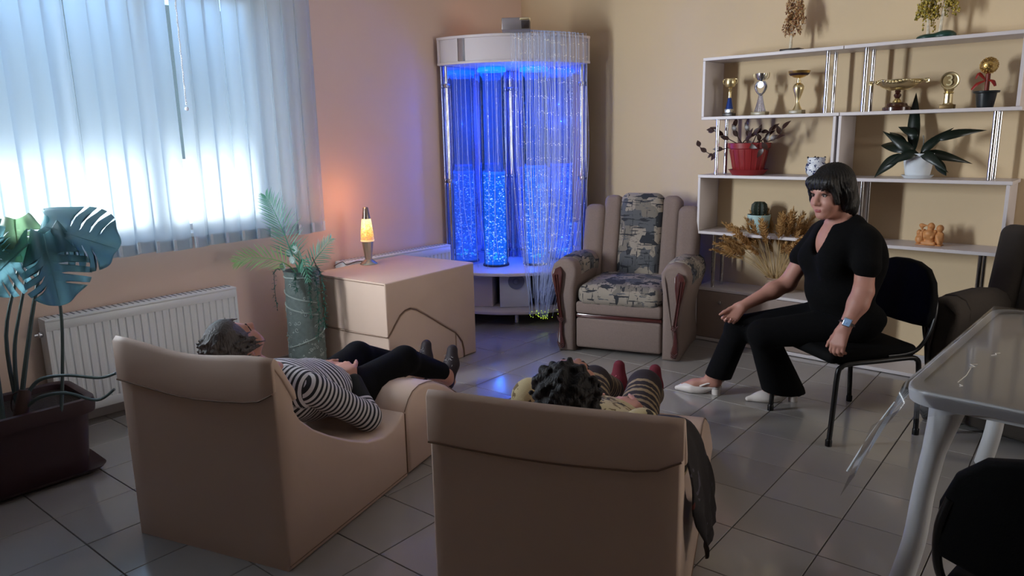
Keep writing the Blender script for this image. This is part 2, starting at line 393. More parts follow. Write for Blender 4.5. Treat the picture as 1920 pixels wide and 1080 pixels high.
# ------------------------------------------------------------------ vertical blind
FAB = D.materials.new('blind_fabric'); FAB.use_nodes = True; n = FAB.node_tree.nodes; l = FAB.node_tree.links
for x in list(n): n.remove(x)
out = n.new('ShaderNodeOutputMaterial'); df = n.new('ShaderNodeBsdfDiffuse'); df.inputs[0].default_value = hexc('#dde6ec')
tr = n.new('ShaderNodeBsdfTranslucent'); tr.inputs[0].default_value = hexc('#d6e8f8'); tp = n.new('ShaderNodeBsdfRefraction'); tp.inputs[0].default_value = hexc('#e8f4ff'); tp.inputs['Roughness'].default_value = .72; tp.inputs['IOR'].default_value = 1.2
tc = n.new('ShaderNodeTexCoord'); mp = n.new('ShaderNodeMapping'); mp.inputs['Scale'].default_value = (300, 300, 60); nz = n.new('ShaderNodeTexNoise'); nz.inputs['Scale'].default_value = 1
l.new(tc.outputs['Object'], mp.inputs[0]); l.new(mp.outputs[0], nz.inputs['Vector'])
bp = n.new('ShaderNodeBump'); bp.inputs['Strength'].default_value = .15; l.new(nz.outputs[0], bp.inputs['Height']); l.new(bp.outputs[0], df.inputs['Normal'])
a = n.new('ShaderNodeMixShader'); a.inputs[0].default_value = .47; l.new(df.outputs[0], a.inputs[1]); l.new(tr.outputs[0], a.inputs[2])
c = n.new('ShaderNodeMixShader'); c.inputs[0].default_value = .37; l.new(a.outputs[0], c.inputs[1]); l.new(tp.outputs[0], c.inputs[2]); l.new(c.outputs[0], out.inputs[0])
FABW = mat('blind_hem_weight', '#c3d2de', .7)
bl = thing('vertical_blind', 'pale blue white vertical fabric blind drawn across the window', 'blind', (-4.225, 0, 0))
obj('head_rail', box(B(), -.025, .025, 0.0, 2.89, 2.47, 2.51, .004), PVC, bl)
def slat_mesh():
    bm = B(); K = 6; rows = [(2.47,), (1.6,), (.89,)]
    vs_ = [[bm.verts.new((.013*(1-(2*k/K-1)**2), -.0635+.127*k/K, z[0])) for k in range(K+1)] for z in rows]
    for A, Q in zip(vs_, vs_[1:]):
        for k in range(K): bm.faces.new((A[k], A[k+1], Q[k+1], Q[k]))
    me = D.meshes.new('slat'); bm.to_mesh(me); bm.free(); me.polygons.foreach_set('use_smooth', [True]*len(me.polygons)); me.materials.append(FAB); return me
sm = slat_mesh(); hw = D.meshes.new('hem_weight'); bm = box(B(), .000, .0035, -.06, .06, .893, .955, .001, 1); bm.to_mesh(hw); bm.free(); hw.materials.append(FABW)
NS = 19
for k in range(NS):
    y = 2.83-.1008*k; skip = .012 if k > 8 else 0
    o = D.objects.new('slat', sm); COL.objects.link(o); o.parent = bl; o.location = (0, y-skip, random.uniform(-.006, .006)); o.rotation_euler = (random.gauss(0, .0035), 0, .20+random.gauss(0, .010)+(.20 if k in (8, 14) else 0))
    q = D.objects.new('hem_weight', hw); COL.objects.link(q); q.parent = o
    q.location = (.004, 0, 0)
bm = B(); tube(bm, [(.03, 2.005, 2.46), (.032, 2.0, 1.9), (.03, 2.0, 1.70)], .003, 6); obj('control_chain', bm, PVC, bl)
bm = B()
for i in range(60): ball(bm, (.034, 2.0+.003*math.sin(i), 2.44-.0125*i), .0045, 1)
ball(bm, (.034, 2.0, 1.68), .012, 2); o = obj('control_beads', bm, PVC, bl, kind='stuff')

# ------------------------------------------------------------------ radiators
RAD = mat('radiator_enamel', '#e2e6ea', .35, var=.02)
def radiator(name, label, y0, y1, z0=.09, z1=.62, cat='radiator'):
    t = thing(name, label, cat, (-4.2, y0, z0)); W = y1-y0; H = z1-z0; bm = B()
    prof = [(-.012, 0.)]; nr = int(W/.04); p = W/nr
    prof = [(-.012, 0), (0, 0)]
    for i in range(nr):
        c = (i+.5)*p; prof += [(0, c-.009), (-.007, c-.004), (-.007, c+.004), (0, c+.009)]
    prof += [(0, W), (-.012, W)]
    prism(bm, prof, .05, H-.06, 'z'); obj('front_panel', bm, RAD, t, 30)
    obj('panel_border', box(box(B(), -.012, .0015, 0, W, H-.061, H-.012, .004), -.012, .0015, 0, W, 0, .051, .004), RAD, t)
    obj('rear_panel', box(B(), -.10, -.088, .01, W-.01, 0, H-.02, .004), RAD, t)
    obj('convector_fins', box(B(), -.085, -.016, .05, W-.05, .03, H-.03), mat('radiator_fins', '#8d9298', .5), t, 0)
    bm = box(box(B(), -.104, .003, -.003, W+.003, H-.012, H+.0, .003), -.09, -.012, .01, W-.01, H-.0, H+.003, .001); obj('top_grille', bm, RAD, t)
    bm = B()
    for i in range(int(W/.03)): box(bm, -.085, -.018, .02+i*.03, .027+i*.03, H+.003, H+.0045)
    obj('grille_slots', bm, mat('radiator_slot', '#6d737b', .6), t, 0, kind='stuff')
    for y in (-.003, W-.001): obj('end_panel', box(B(), -.104, 0, y, y+.004, .02, H-.012, .001), RAD, t)
    for y in (.12, W-.12): obj('wall_bracket', box(B(), -.13, -.09, y, y+.03, .1, H-.1, .003), RAD, t)
    bm = B(); lathe(bm, [(.012, 0), (.016, .004), (.016, .02), (.008, .024), (.008, .04), (0, .042)], n=12); 
    for v in bm.verts: v.co = Mx.Rotation(PI/2, 4, 'X') @ v.co + V((-.05, -.004, H-.08))
    obj('vent_plug', bm, CHROME, t)
radiator('radiator', 'long white panel radiator on the wall below the blind', 1.15, 2.19)
radiator('radiator', 'white radiator half hidden behind the cream foam cube', 3.0, 4.02, .10, .655)

# ------------------------------------------------------------------ foam modules
def inset(poly, d):
    n = len(poly); area = sum(poly[i][0]*poly[(i+1) % n][1]-poly[(i+1) % n][0]*poly[i][1] for i in range(n)); sg = 1 if area > 0 else -1; out = []
    for i in range(n):
        p, a, b = V(poly[i]), V(poly[i-1]), V(poly[(i+1) % n]); e1 = (p-a).normalized(); e2 = (b-p).normalized()
        n1 = V((-e1.y, e1.x)); n2 = V((-e2.y, e2.x)); m = n1+n2; m = m/max(.5, m.length_squared/2) if m.length > 1e-6 else n1
        q = p+m*d*sg; out.append((q.x, q.y))
    return out
def pad(poly, t0, t1, r, nseg, fn=None):
    """polygon pushed along x with softly rounded ends"""
    bm = B(); T_ = [(t0, r), (t0+r*.3, r*.45), (t0+r, 0)]+[(t0+r+(t1-t0-2*r)*i/nseg, 0) for i in range(1, nseg)]+[(t1-r, 0), (t1-r*.3, r*.45), (t1, r)]; rings = []
    for t, d in T_:
        rings.append([bm.verts.new(fn(t, *p) if fn else (t, *p)) for p in (inset(poly, d) if d else poly)])
    n = len(poly)
    for A, Q in zip(rings, rings[1:]):
        for k in range(n): bm.faces.new((A[k], A[(k+1) % n], Q[(k+1) % n], Q[k]))
    for f in (bm.faces.new(rings[0][::-1]), bm.faces.new(rings[-1])): bmesh.ops.triangulate(bm, faces=[f], ngon_method='EAR_CLIP')
    return bm
BODY = [(0, 0), (0, .77), (.012, .776), (.047, .713), (.088, .642), (.093, .572), (.122, .525), (.19, .463), (.28, .403), (.405, .333), (.51, .285), (.626, .257), (.70, .26), (.745, .28), (.785, .31), (.80, .30), (.80, 0)]
FOOT = [(.815, 0), (.815, .30), (.85, .345), (.89, .372), (.95, .383), (1.02, .375), (1.08, .36), (1.2, .30), (1.37, .18), (1.5, .085), (1.57, .0)]
FLAP = [(-.009, .632), (-.009, .77), (.008, .787), (.022, .776), (.057, .715), (.098, .645), (.103, .575), (.088, .575), (.04, .70), (.006, .75), (.006, .632)]
def lounger(loc, rz, zs, w, dip, lab):
    t = thing('foam_lounger', lab[0], 'lounger', loc, rz)
    def wob(x, y, z):
        s = x/w; top = max(0, min(1, (z-.55)/.2)); return (x, y+.008*math.sin(PI*s)*(y > .7), (z+top*(-dip*math.sin(PI*min(1, s*1.05))**2+.012*(1-s)))*zs)
    obj('lounger_body', pad(BODY, 0, w, .009, 12, wob), CREAM, t, 50)
    def wob2(x, y, z):
        x2, y2, z2 = wob(x, y, z); s = x/w
        if z < .64: z2 += (-.016*math.sin(PI*s)+.035*max(0, (s-.85)/.15)**2)*zs
        return (x2, y2, z2)
    obj('head_flap', pad(FLAP, -.004, w+.006, .004, 12, wob2), CREAM, t, 50)
    for pts, r in (([wob2(w*i/12, -.011, .630) for i in range(13)], .003), ([(w+.001, .796, .02), (w+.001, .797, .3*zs)], .003), ([(w+.001, .003, .02*zs), (w+.001, .79, .02*zs)], .002)): obj('seam', tube(B(), pts, r, 6), SEAM, t)
    f = thing('foam_footrest', lab[1], 'footrest', loc, rz)
    obj('footrest_block', pad(FOOT, 0, w, .02, 8, lambda x, y, z: (x, y, z*zs)), CREAM, f, 50)
    for x in (w-.012, .012): obj('seam', tube(B(), [(x, p[0], p[1]*zs) for p in FOOT[1:]], .0025, 6), SEAM, f)
LW = .737
LL = ((-2.856, .995, 0), math.atan2(.309, .951)); LR = ((-1.552, 1.370, 0), math.radians(22.6))
lounger(*LL, 1., LW, .028, ('cream foam lounger under the woman in the striped top', 'cream foam footrest under the legs of the woman in the striped top'))
lounger(*LR, .965, LW, .004, ('cream foam lounger with the dark shawl hanging over its side', 'cream foam footrest under the woman with maroon slippers'))
# the same kind of blocks stacked into a cube by the wall
CB = thing('foam_block', 'upper cream foam block of the stacked cube, carrying the lava lamp', 'foam block', (-3.422, 2.725, 0), math.radians(5.7))
CL = thing('foam_block', 'lower cream foam wedge of the stacked cube, beside the tall vase', 'foam block', (-3.422, 2.725, 0), math.radians(5.7))
CW, CD, CH = .69, .853, .643
WAVE = [(0, .305), (.03, .33), (.07, .375), (.115, .42), (.16, .442), (.21, .446), (.26, .43), (.35, .375), (.45, .31), (.55, .245), (.63, .195), (.66, .165), (.70, .115), (.715, .06), (.72, 0)]
obj('block_body', prism(B(), [(y, z+.004) for y, z in WAVE]+[(CD, 0), (CD, CH), (0, CH)], -CW, 0, 'x', 4, .012), CREAM, CB, 40)
obj('block_body', prism(B(), [(0.004, 0)]+[(y+.004, z-.004) for y, z in WAVE if y < .635]+[(.635, .0)], -CW, -.001, 'x', 4, .01), CREAM, CL, 40)
obj('end_wedge', prism(B(), [(.643, 0), (.643, .178), (.66, .155), (.695, .108), (.708, .055), (.712, 0)], -CW, -.001, 'x', 1, .006), CREAM, CL, 40)
for pts, r in (([(.001, y, z) for y, z in WAVE], .003), ([(-CW, -.002, .303), (-.35, -.004, .298), (.0, -.002, .305)], .003), ([(-CW+.01, -.001, CH-.012), (-.01, -.001, CH-.012)], .0025)): obj('seam', tube(B(), pts, r, 6), SEAM, CB)

# ------------------------------------------------------------------ lava lamp
lp = thing('lava_lamp', 'glowing amber glitter lamp on a silver stand, on the foam cube', 'lamp', (-4.07, 3.11, .645))
BR = mat('brushed_steel', '#b8b29e', .3, 1.)
obj('base', lathe(B(), [(0, 0), (.062, 0), (.060, .006), (.035, .022), (.028, .03), (.0, .03)]), BR, lp)
obj('stand', lathe(B(), [(.026, .028), (.024, .03), (.028, .06), (.036, .12), (.040, .155), (.040, .160), (0, .160)], n=10), BR, lp, 20)
LG = D.materials.new('lamp_liquid'); n, l, b = nodes(LG); MATS['lamp_liquid'] = LG
tc = n.new('ShaderNodeTexCoord'); sx = n.new('ShaderNodeSeparateXYZ'); l.new(tc.outputs['Object'], sx.inputs[0])
nz = n.new('ShaderNodeTexVoronoi'); nz.inputs['Scale'].default_value = 90; l.new(tc.outputs['Object'], nz.inputs['Vector'])
ad = n.new('ShaderNodeMath'); ad.operation = 'MULTIPLY_ADD'; ad.inputs[1].default_value = .12; l.new(nz.outputs['Distance'], ad.inputs[0]); l.new(sx.outputs['Z'], ad.inputs[2])
mr = n.new('ShaderNodeMapRange'); mr.inputs[1].default_value = .17; mr.inputs[2].default_value = .34; l.new(ad.outputs[0], mr.inputs[0])
r = ramp(n, [(0, '#c09080'), (.35, '#b08050'), (.5, '#e8a030'), (.75, '#ffd060'), (1, '#fff4b0')], 'LINEAR'); l.new(mr.outputs[0], r.inputs[0])
l.new(r.outputs[0], b.inputs['Emission Color']); b.inputs['Emission Strength'].default_value = 1.1; b.inputs['Base Color'].default_value = hexc('#c8a070'); b.inputs['Roughness'].default_value = .2
obj('lamp_glass', lathe(B(), [(0, .158), (.043, .16), (.045, .168), (.042, .22), (.033, .30), (.030, .312), (0, .312)], n=20), LG, lp)
obj('glass_rim', lathe(B(), [(.046, .157), (.047, .163), (.046, .168), (.04, .168), (.04, .157)], n=20), mat('lamp_rim', '#f0d0a0', .3, emit='#ffc880', es=.6), lp)
obj('lamp_cap', lathe(B(), [(.029, .312), (.026, .33), (.018, .385), (.015, .39), (0, .39)], n=14), mat('lamp_cap_metal', '#8a8078', .3, 1.), lp)
bm = B(); tube(bm, smooth_pts([(-.03, -.01, .008), (-.05, -.06, .02), (-.06, -.14, .006), (-.07, -.17, .03), (-.10, -.22, .004)]), .0028, 6); obj('power_cord', bm, mat('brown_cord', '#4a3030', .5), lp)
light('lamp_glow', 'POINT', (-4.07, 3.07, 1.10), 2.0, hexc('#ffa468'), .04)
# ------------------------------------------------------------------ corner tower
TX, TY, TR = -4.29, 4.875, .83
def arc(r, a0, a1, n): return [(r*math.sin(a0+(a1-a0)*i/n), -r*math.cos(a0+(a1-a0)*i/n)) for i in range(n+1)]
def quarter(z0, z1, r, bm=None, bev=0): return prism(bm or B(), [(0, 0)]+arc(r, 0, PI/2, 28), z0, z1, 'z', 1, bev)
tw = thing('bubble_tower_cabinet', 'white quarter round corner cabinet with a mirrored niche and canopy', 'cabinet', (TX, TY, 0))
PAN = mat('canopy_laminate', '#c9c1c4', .45, var=.02); MIRR = mat('mirror_glass', '#b9c2e6', .02, .86, var=0)
obj('platform_top', quarter(.408, .435, TR, None, .005), WHITE, tw); obj('lower_shelf', quarter(.098, .125, TR, None, .005), WHITE, tw)
obj('canopy_floor', quarter(2.028, 2.046, TR+.006, None, .003), WHITE, tw); obj('canopy_top', quarter(2.212, 2.232, TR+.006, None, .003), WHITE, tw)
fas = lambda a0, a1, r0, r1, z0, z1: prism(B(), arc(r1, a0, a1, 14)+arc(r0, a1, a0, 14), z0, z1, 'z')
A1, A2 = math.radians(15.5), math.radians(63)
for a0, a1 in ((.0, A1-.035), (A1+.03, A2-.004), (A2+.004, PI/2)): obj('fascia_panel', fas(a0, a1, TR-.022, TR-.014, 2.046, 2.212), PAN, tw)
obj('chrome_strip', fas(A1-.03, A1+.03, TR-.014, TR-.006, 2.046, 2.212), CHROME, tw)
for a in (.012, PI/2-.012): obj('fascia_end', fas(a-.012, a+.012, TR-.03, TR+.002, 2.046, 2.212), WHITE, tw)
obj('fascia_end', fas(A1-.052, A1-.036, TR-.02, TR-.004, 2.046, 2.212), WHITE, tw)
obj('mirror', box(B(), .0, .006, -TR+.02, -.006, .436, 2.027), MIRR, tw, 0); obj('mirror', box(B(), .006, TR-.02, -.006, 0, .436, 2.027), MIRR, tw, 0)
obj('back_panel', box(box(B(), -.004, .0, -TR+.02, .0, .126, .407), .006, TR-.02, -.002, .004, .126, .407), WHITE, tw, 0)
def post(x, y):
    bm = B(); tube(bm, [(x, y, .436), (x, y, 2.027)], .0125, 12); o = obj('post', bm, CHROME, tw)
    bm = B()
    for z in (.50, 1.15, 1.88): box(bm, x-.02, x+.02, y-.02, y+.02, z-.016, z+.016, .006)
    obj('post_clamp', bm, CHROME, o)
post(.03, -TR+.055); post(.035, -.035); post(TR-.055, -.03)
for x, y in ((.50, -.54), (.08, -.72), (.72, -.08), (.08, -.08)): obj('leg', lathe(B(), [(.022, 0), (.024, .01), (.019, .015), (.019, .098)], (x, y, 0), 14), CHROME, tw)
light('canopy_lamp', 'POINT', (TX+.3, TY-.3, 1.75), 7, hexc('#1658ff'), 0.)
# bubble columns: clear tubes of lit water
WATER = emission_mix('lit_blue_water', '#0a62ff', 1.15, .32); TUBE = emission_mix('lit_clear_tube', '#3a74ff', .42, .74)
RIM = mat('lit_blue_cap', '#1560ff', .3, emit='#0a64ff', es=2.4)
for nm, x, y, wz in (('left', .18, -.42, 1.19), ('right', .42, -.18, 1.235)):
    t = thing('bubble_column', f'{nm} of the two blue lit bubble columns standing in the tower', 'bubble column', (TX+x, TY+y, .436), 0, None)
    h = 2.02-.436; wh = wz-.436; r = .098
    obj('base_ring', lathe(B(), [(r+.012, 0), (r+.012, .012), (r+.002, .016), (r+.002, 0)], n=32), mat('column_base', '#20243c', .4), t)
    obj('tube', lathe(B(), [(r, .016), (r, h-.03)], n=32), TUBE, t)
    for f in [f for f in []]: pass
    obj('water', lathe(B(), [(0, .02), (r-.006, .02), (r-.006, wh), (0, wh)], n=32), WATER, t)
    obj('water_surface', lathe(B(), [(0, wh+.001), (r-.007, wh+.001), (r-.007, wh+.012), (r-.016, wh+.012), (r-.016, wh+.002)], n=32), mat('lit_water_ring', '#2a6cff', .3, emit='#1a60ff', es=1.1), t)
    obj('tube_cap', lathe(B(), [(0, h-.032), (r+.016, h-.03), (r+.018, h-.015), (r+.010, h), (0, h)], n=32), RIM, t)
    groups = [B(), B(), B()]
    for i in range(620):
        a = random.uniform(0, 2*PI); rr = (r-.012)*math.sqrt(random.uniform(.25, 1)); z = .03+(wh-.05)*random.random()**.9
        ball(groups[i % 3], (rr*math.cos(a), rr*math.sin(a), z), random.uniform(.002, .0068), 1, (1.25, 1.25, .8))
    for g, (c, e) in zip(groups, (('#5aa8ff', 1.8), ('#103090', .15), ('#c4e4ff', 2.2))): obj('bubbles', g, mat('bubble'+c, c, .2, emit=c, es=e), t, 60, kind='stuff')
    bm = B()
    for i in range(14): ball(bm, (random.uniform(-.05, .05), random.uniform(-.05, .05), .05+.05*random.random()), .012, 1, (1, 1, .6))
    obj('glass_pebbles', bm, mat('green_glow_pebble', '#50d890', .2, emit='#40e0a0', es=1.2), t, 60, kind='stuff')
    light('column_light', 'POINT', (TX+x, TY+y, .62), 16., hexc('#1658ff'), 0.); light('column_light', 'POINT', (TX+x, TY+y, 1.1), 18., hexc('#1658ff'), 0.)
    light('column_light', 'POINT', (TX+x, TY+y, 1.6), 8., hexc('#1658ff'), 0.)
# light source box and fibre curtain
lb = thing('fibre_light_box', 'small metal fibre optic light box on top of the corner cabinet', 'light box', (TX+.60, TY-.60, 2.232), math.radians(40))
obj('housing', box(B(), -.10, .10, -.13, .13, 0, .085, .006), mat('grey_metal_case', '#8d8688', .35, .6), lb)
obj('front_vent', box(B(), .04, .098, -.135, -.128, .008, .062, .002), MARBLE, lb); obj('trim_strip', box(B(), .03, .101, -.137, -.127, .066, .082, .003), PGOLD, lb)
obj('front_vent', box(B(), .098, .104, -.11, .11, .01, .06, .002), MARBLE, lb); obj('trim_strip', box(B(), .098, .105, -.12, .12, .066, .082, .003), PGOLD, lb)
light('light_box_lamp', 'SPOT', (TX+.36, TY-.72, 2.27), 0.7, hexc('#ff9448'), .03, rot=(math.radians(105), 0, math.radians(35)), spot_size=2.2, spot_blend=1)
FIB = mat('fibre_plastic', '#c9d4e6', .25, var=.05, emit='#b4c4ff', es=.10, alpha=.38); TIP = mat('fibre_tip', '#e8ff60', .4, emit='#d8ff40', es=1.3); SPK = mat('fibre_sparkle', '#fff6d8', .3, emit='#fff4d8', es=.6)
fc = thing('fibre_optic_curtain', 'curtain of sparkling clear fibres hanging from the tower canopy', 'fibre curtain', (TX, TY, 0))
bs, bk, bt = B(), B(), B()
for i in range(112):
    a = math.radians(random.triangular(42, 88, 60) if i % 3 else random.uniform(43, 86)) ; r1 = TR+.012+random.uniform(0, .02); P = lambda r, a, z: (r*math.sin(a), -r*math.cos(a), z)
    b0 = math.radians(random.uniform(46, 58)); zb = random.uniform(.05, .30); ae = math.radians(57)+(a-math.radians(62))*.35+random.gauss(0, .02)
    pts = [P(.62, b0, 2.28), P(.72, (a+b0)/2, 2.262), P(TR-.02, a, 2.243), P(r1, a, 2.215), P(r1+.006, a, 1.9), P(r1+random.uniform(0, .012), a+random.gauss(0, .012), 1.3), P(r1+.01, a+(ae-a)*.25, max(.75, zb+.2)), P(r1+.004, a+(ae-a)*.7, max(.40, zb+.1)), P(r1-.01, ae, zb)]
    sp = smooth_pts(pts, 4); tube(bs, sp, .0014 if i % 4 else .0022, 4)
    ph = .03*math.sin(3*a); zz = 2.17+ph*.5
    while zz > .5:
        k = min(range(len(sp)), key=lambda q: abs(sp[q].z-zz)+(9 if q < 10 else 0)); q0 = sp[k]; k2 = k+1 if sp[k].z > zz and k+1 < len(sp) else k-1; q1 = sp[k2]
        t_ = (zz-q0.z)/(q1.z-q0.z) if abs(q1.z-q0.z) > 1e-4 else 0; q = q0.lerp(q1, t_)
        if random.random() < .5+.35*math.sin(a*23+zz*9): ball(bk, (q.x, q.y, zz+random.gauss(0, .009)+.05*(a-1.1)**2), random.uniform(.0014, .0028), 1)
        zz -= .095 if zz > 1.9 else .115
    if zb < .13: ball(bt, sp[-1], .003, 1)
for i in range(11):
    a = math.radians(9+3.1*i+random.uniform(-1, 1)); r1 = TR-.05
    tube(bs, smooth_pts([P(r1, a, 2.026), P(r1+.004, a+random.uniform(-.01, .01), 1.5), P(r1, a+random.uniform(-.03, .05), .95), P(r1, a+random.uniform(-.04, .08), random.uniform(.46, .7))], 4), .0013, 4)
obj('fibre_strands', bs, FIB, fc, 60, kind='stuff'); obj('sparkles', bk, SPK, fc, 60, kind='stuff'); obj('glowing_tips', bt, TIP, fc, 60, kind='stuff')
# things on the lower shelf
t = thing('white_speaker', 'white curved speaker with a round cone on the tower lower shelf', 'speaker', (TX+.38, TY-.44, .126), math.radians(45))
obj('case', prism(B(), [(-.115, -.10), (.125, -.10), (.105, -.06), (.10, 0), (.10, .10), (-.10, .10), (-.10, 0)], 0, .27, 'z', 1, .008), PLAST, t)
bm = lathe(B(), [(.0, .006), (.02, .012), (.03, .004), (.055, .010), (.062, .012), (.066, .0)], n=28)
for v in bm.verts: v.co = Mx.Rotation(PI/2, 4, 'X') @ v.co + V((.02, -.10, .215))
obj('speaker_cone', bm, mat('grey_cone', '#77788a', .4), t)
t = thing('dark_drum', 'dark round case beside the white speaker on the lower shelf', 'drum', (TX+.60, TY-.26, .126), math.radians(45))
bm = lathe(B(), [(0, -.05), (.10, -.05), (.125, -.035), (.125, .035), (.10, .05), (0, .05)], n=32)
for v in bm.verts: v.co = Mx.Rotation(PI/2, 4, 'X') @ v.co + V((0, 0, .126))
obj('case', bm, mat('dark_blue_plastic', '#2a2c40', .4), t)
t = thing('storage_box', 'plain white box at the left of the tower lower shelf', 'box', (TX+.17, TY-.58, .126), math.radians(30))
obj('case', box(B(), -.14, .10, -.08, .10, 0, .25, .006), WHITE, t); obj('lid', box(B(), -.143, .103, -.083, .103, .235, .265, .006), WHITE, t)

# ------------------------------------------------------------------ shelving unit
sh = thing('shelving_unit', 'long white open shelving unit with chrome posts along the back wall', 'shelves', (0, 0, 0))
X0, X1, XM, Y0, Y1 = -2.46, -.62, -1.54, 4.80, 5.085
def plank(x0, x1, z0, z1, nm='shelf_plank'): obj(nm, box(B(), x0, x1, Y0, Y1, z0, z1, .0015, 1), WHITE, sh, 0)
plank(X0, XM-.002, 1.965, 1.985); plank(XM+.002, X1, 1.965, 1.985)
plank(X0, XM-.002, 1.573, 1.593); plank(XM+.002, X1+.012, 1.573, 1.593)
plank(X0-.012, -1.42, 1.177, 1.197); plank(-1.416, X1+.01, 1.177, 1.197)
plank(X0-.01, -1.42, .781, .801); plank(-1.416, X1, .781, .801)
plank(X0-.01, -1.36, .375, .395); plank(-1.356, X1, 0.004, .026); plank(X0, -1.36, .004, .026)
for x0, x1, z0, z1 in ((X0, X0+.018, 1.594, 1.964), (X1-.018, X1, 1.594, 1.964), (-1.575, -1.558, 1.198, 1.572), (-1.542, -1.525, 1.198, 1.572), (X0-.01, X0+.008, .802, 1.176), (-.638, X1, .802, 1.176), (-1.425, -1.409, .802, 1.176), (X0-.01, X0+.008, .027, .374), (-1.376, -1.36, .027, .374)): plank(x0, x1, z0, z1, 'side_panel')
tb = D.meshes.new('chrome_post'); bm = tube(B(), [(0, 0, 0), (0, 0, 1)], .0125, 14); bm.to_mesh(tb); bm.free(); tb.polygons.foreach_set('use_smooth', [True]*len(tb.polygons)); tb.set_sharp_from_angle(angle=.7); tb.materials.append(CHROME)
for x, z0, z1 in ((-1.64, 1.594, 1.964), (-1.417, 1.594, 1.964), (-2.352, 1.198, 1.572), (-.728, 1.198, 1.572), (-1.386, .802, 1.176), (-2.349, .396, .780), (-.726, .027, .780)):
    for y in (4.835, 4.975):
        o = D.objects.new('chrome_post', tb); COL.objects.link(o); o.parent = sh; o.location = (x, y, z0); o.scale = (1, 1, z1-z0)
o = obj('cabinet_door', box(B(), X0+.012, -1.385, Y0+.002, Y0+.018, .03, .372, .002), mat('door_laminate', '#8c7a70', .5, var=.05), sh, 0)
obj('door_knob', lathe(B(), [(0, 0), (.012, 0), (.012, .012), (0, .018)], n=12).__class__ and (lambda b: ([setattr(v, 'co', Mx.Rotation(PI/2, 4, 'X') @ v.co + V((-2.27, Y0+.002, .30))) for v in b.verts], b)[1])(lathe(B(), [(0, 0), (.012, 0), (.013, .012), (0, .018)], n=12)), CHROME, o)

# ---- trophies
def trophy(name, label, x, z, build, y=4.93, rz=0.):
    t = thing(name, label, 'trophy', (x, y, z), rz, 'trophies on the top shelf row'); build(t); return t
ZT = 1.5935
def tr1(t):
    obj('base', box(B(), -.036, .036, -.03, .03, 0, .022, .002), MARBLE, t)
    obj('plaque', box(B(), -.024, .024, -.026, .02, .0225, .05, .002), SILVER, t)
    obj('column', lathe(B(), [(.026, .05), (.022, .07), (.013, .12), (.012, .125)], n=16), mat('blue_enamel', '#22408c', .3, .4), t)
    obj('stem', lathe(B(), [(.011, .12), (.010, .165), (.016, .168), (.008, .175), (.014, .19), (.006, .196), (0, .196)], n=16), PGOLD, t)
    obj('cup', lathe(B(), [(.004, .192), (.028, .198), (.037, .214), (.038, .235), (.034, .252), (.036, .255), (.028, .235), (.026, .21), (0, .204)], n=20), PGOLD, t)
    for s in (-1, 1):
        bm = B(); tube(bm, smooth_pts([(s*.036, 0, .215), (s*.05, 0, .225), (s*.05, 0, .245), (s*.036, 0, .25)], 4), .003, 6); obj('handle', bm, PGOLD, t)
def tr2(t):
    obj('base', box(B(), -.05, .05, -.035, .035, 0, .024, .002), mat('grey_gold_marble', '#8f8264', .3, var=.3), t)
    bm = B()
    for k in range(7):
        a = (k-3)*.16; tube(bm, smooth_pts([(math.sin(a)*.075, 0, .024), (math.sin(a)*.04, 0, .08), (math.sin(a)*.02, 0, .13), (math.sin(a)*.012, 0, .145)], 3), [.008, .004], 6)
    obj('fluted_stem', bm, SILVER, t)
    bm = B()
    for s in (-1, 1):
        for r in (.040, .031): tube(bm, smooth_pts([(0, -.004, .13), (s*r*.7, -.004, .155), (s*r, -.004, .19), (s*r*.6, -.004, .222)], 4), .005, 6)
    obj('wreath', bm, SILVER, t)
    bm = lathe(B(), [(0, -.004), (.022, -.004), (.022, .004), (0, .004)], n=20)
    for v in bm.verts: v.co = Mx.Rotation(PI/2, 4, 'X') @ v.co + V((0, -.006, .20))
    obj('medal', bm, mat('dark_silver', '#6f7684', .3, 1.), t)
    obj('cup', lathe(B(), [(.004, .215), (.008, .225), (.026, .23), (.036, .25), (.038, .272), (.030, .268), (.02, .24), (0, .236)], n=20), SILVER, t)
    for s in (-1, 1):
        bm = B(); tube(bm, smooth_pts([(s*.034, 0, .232), (s*.05, 0, .245), (s*.054, 0, .27), (s*.05, 0, .275)], 4), .003, 6); obj('handle', bm, PGOLD, t)
def tr3(t):
    obj('base', box(B(), -.042, .042, -.035, .035, 0, .026, .002), mat('grey_gold_marble', '#8f8264'), t)
    obj('figure_stem', lathe(B(), [(.030, .026), (.026, .035), (.014, .06), (.010, .085), (.022, .12), (.033, .155), (.034, .175), (.024, .19), (.012, .197), (.013, .205), (.009, .225), (.010, .232)], n=18), PGOLD, t)
    obj('bowl', lathe(B(), [(.008, .226), (.03, .231), (.052, .243), (.064, .258), (.068, .272), (.062, .272), (.045, .252), (0, .24)], n=24), GOLD, t)
    obj('bowl_band', lathe(B(), [(.0515, .2425), (.0535, .2425), (.0635, .2535), (.0625, .2560)], n=24), mat('dark_band', '#2a1420', .4), t)
trophy('trophy', 'small gold cup trophy with a blue enamel column, leftmost on the top row', -2.318, ZT, tr1)
trophy('trophy', 'silver trophy with a wreath medal and fluted stem', -2.098, ZT, tr2)
trophy('trophy', 'gold trophy with a wide shallow bowl and dark band, beside the chrome posts', -1.848, ZT, tr3)
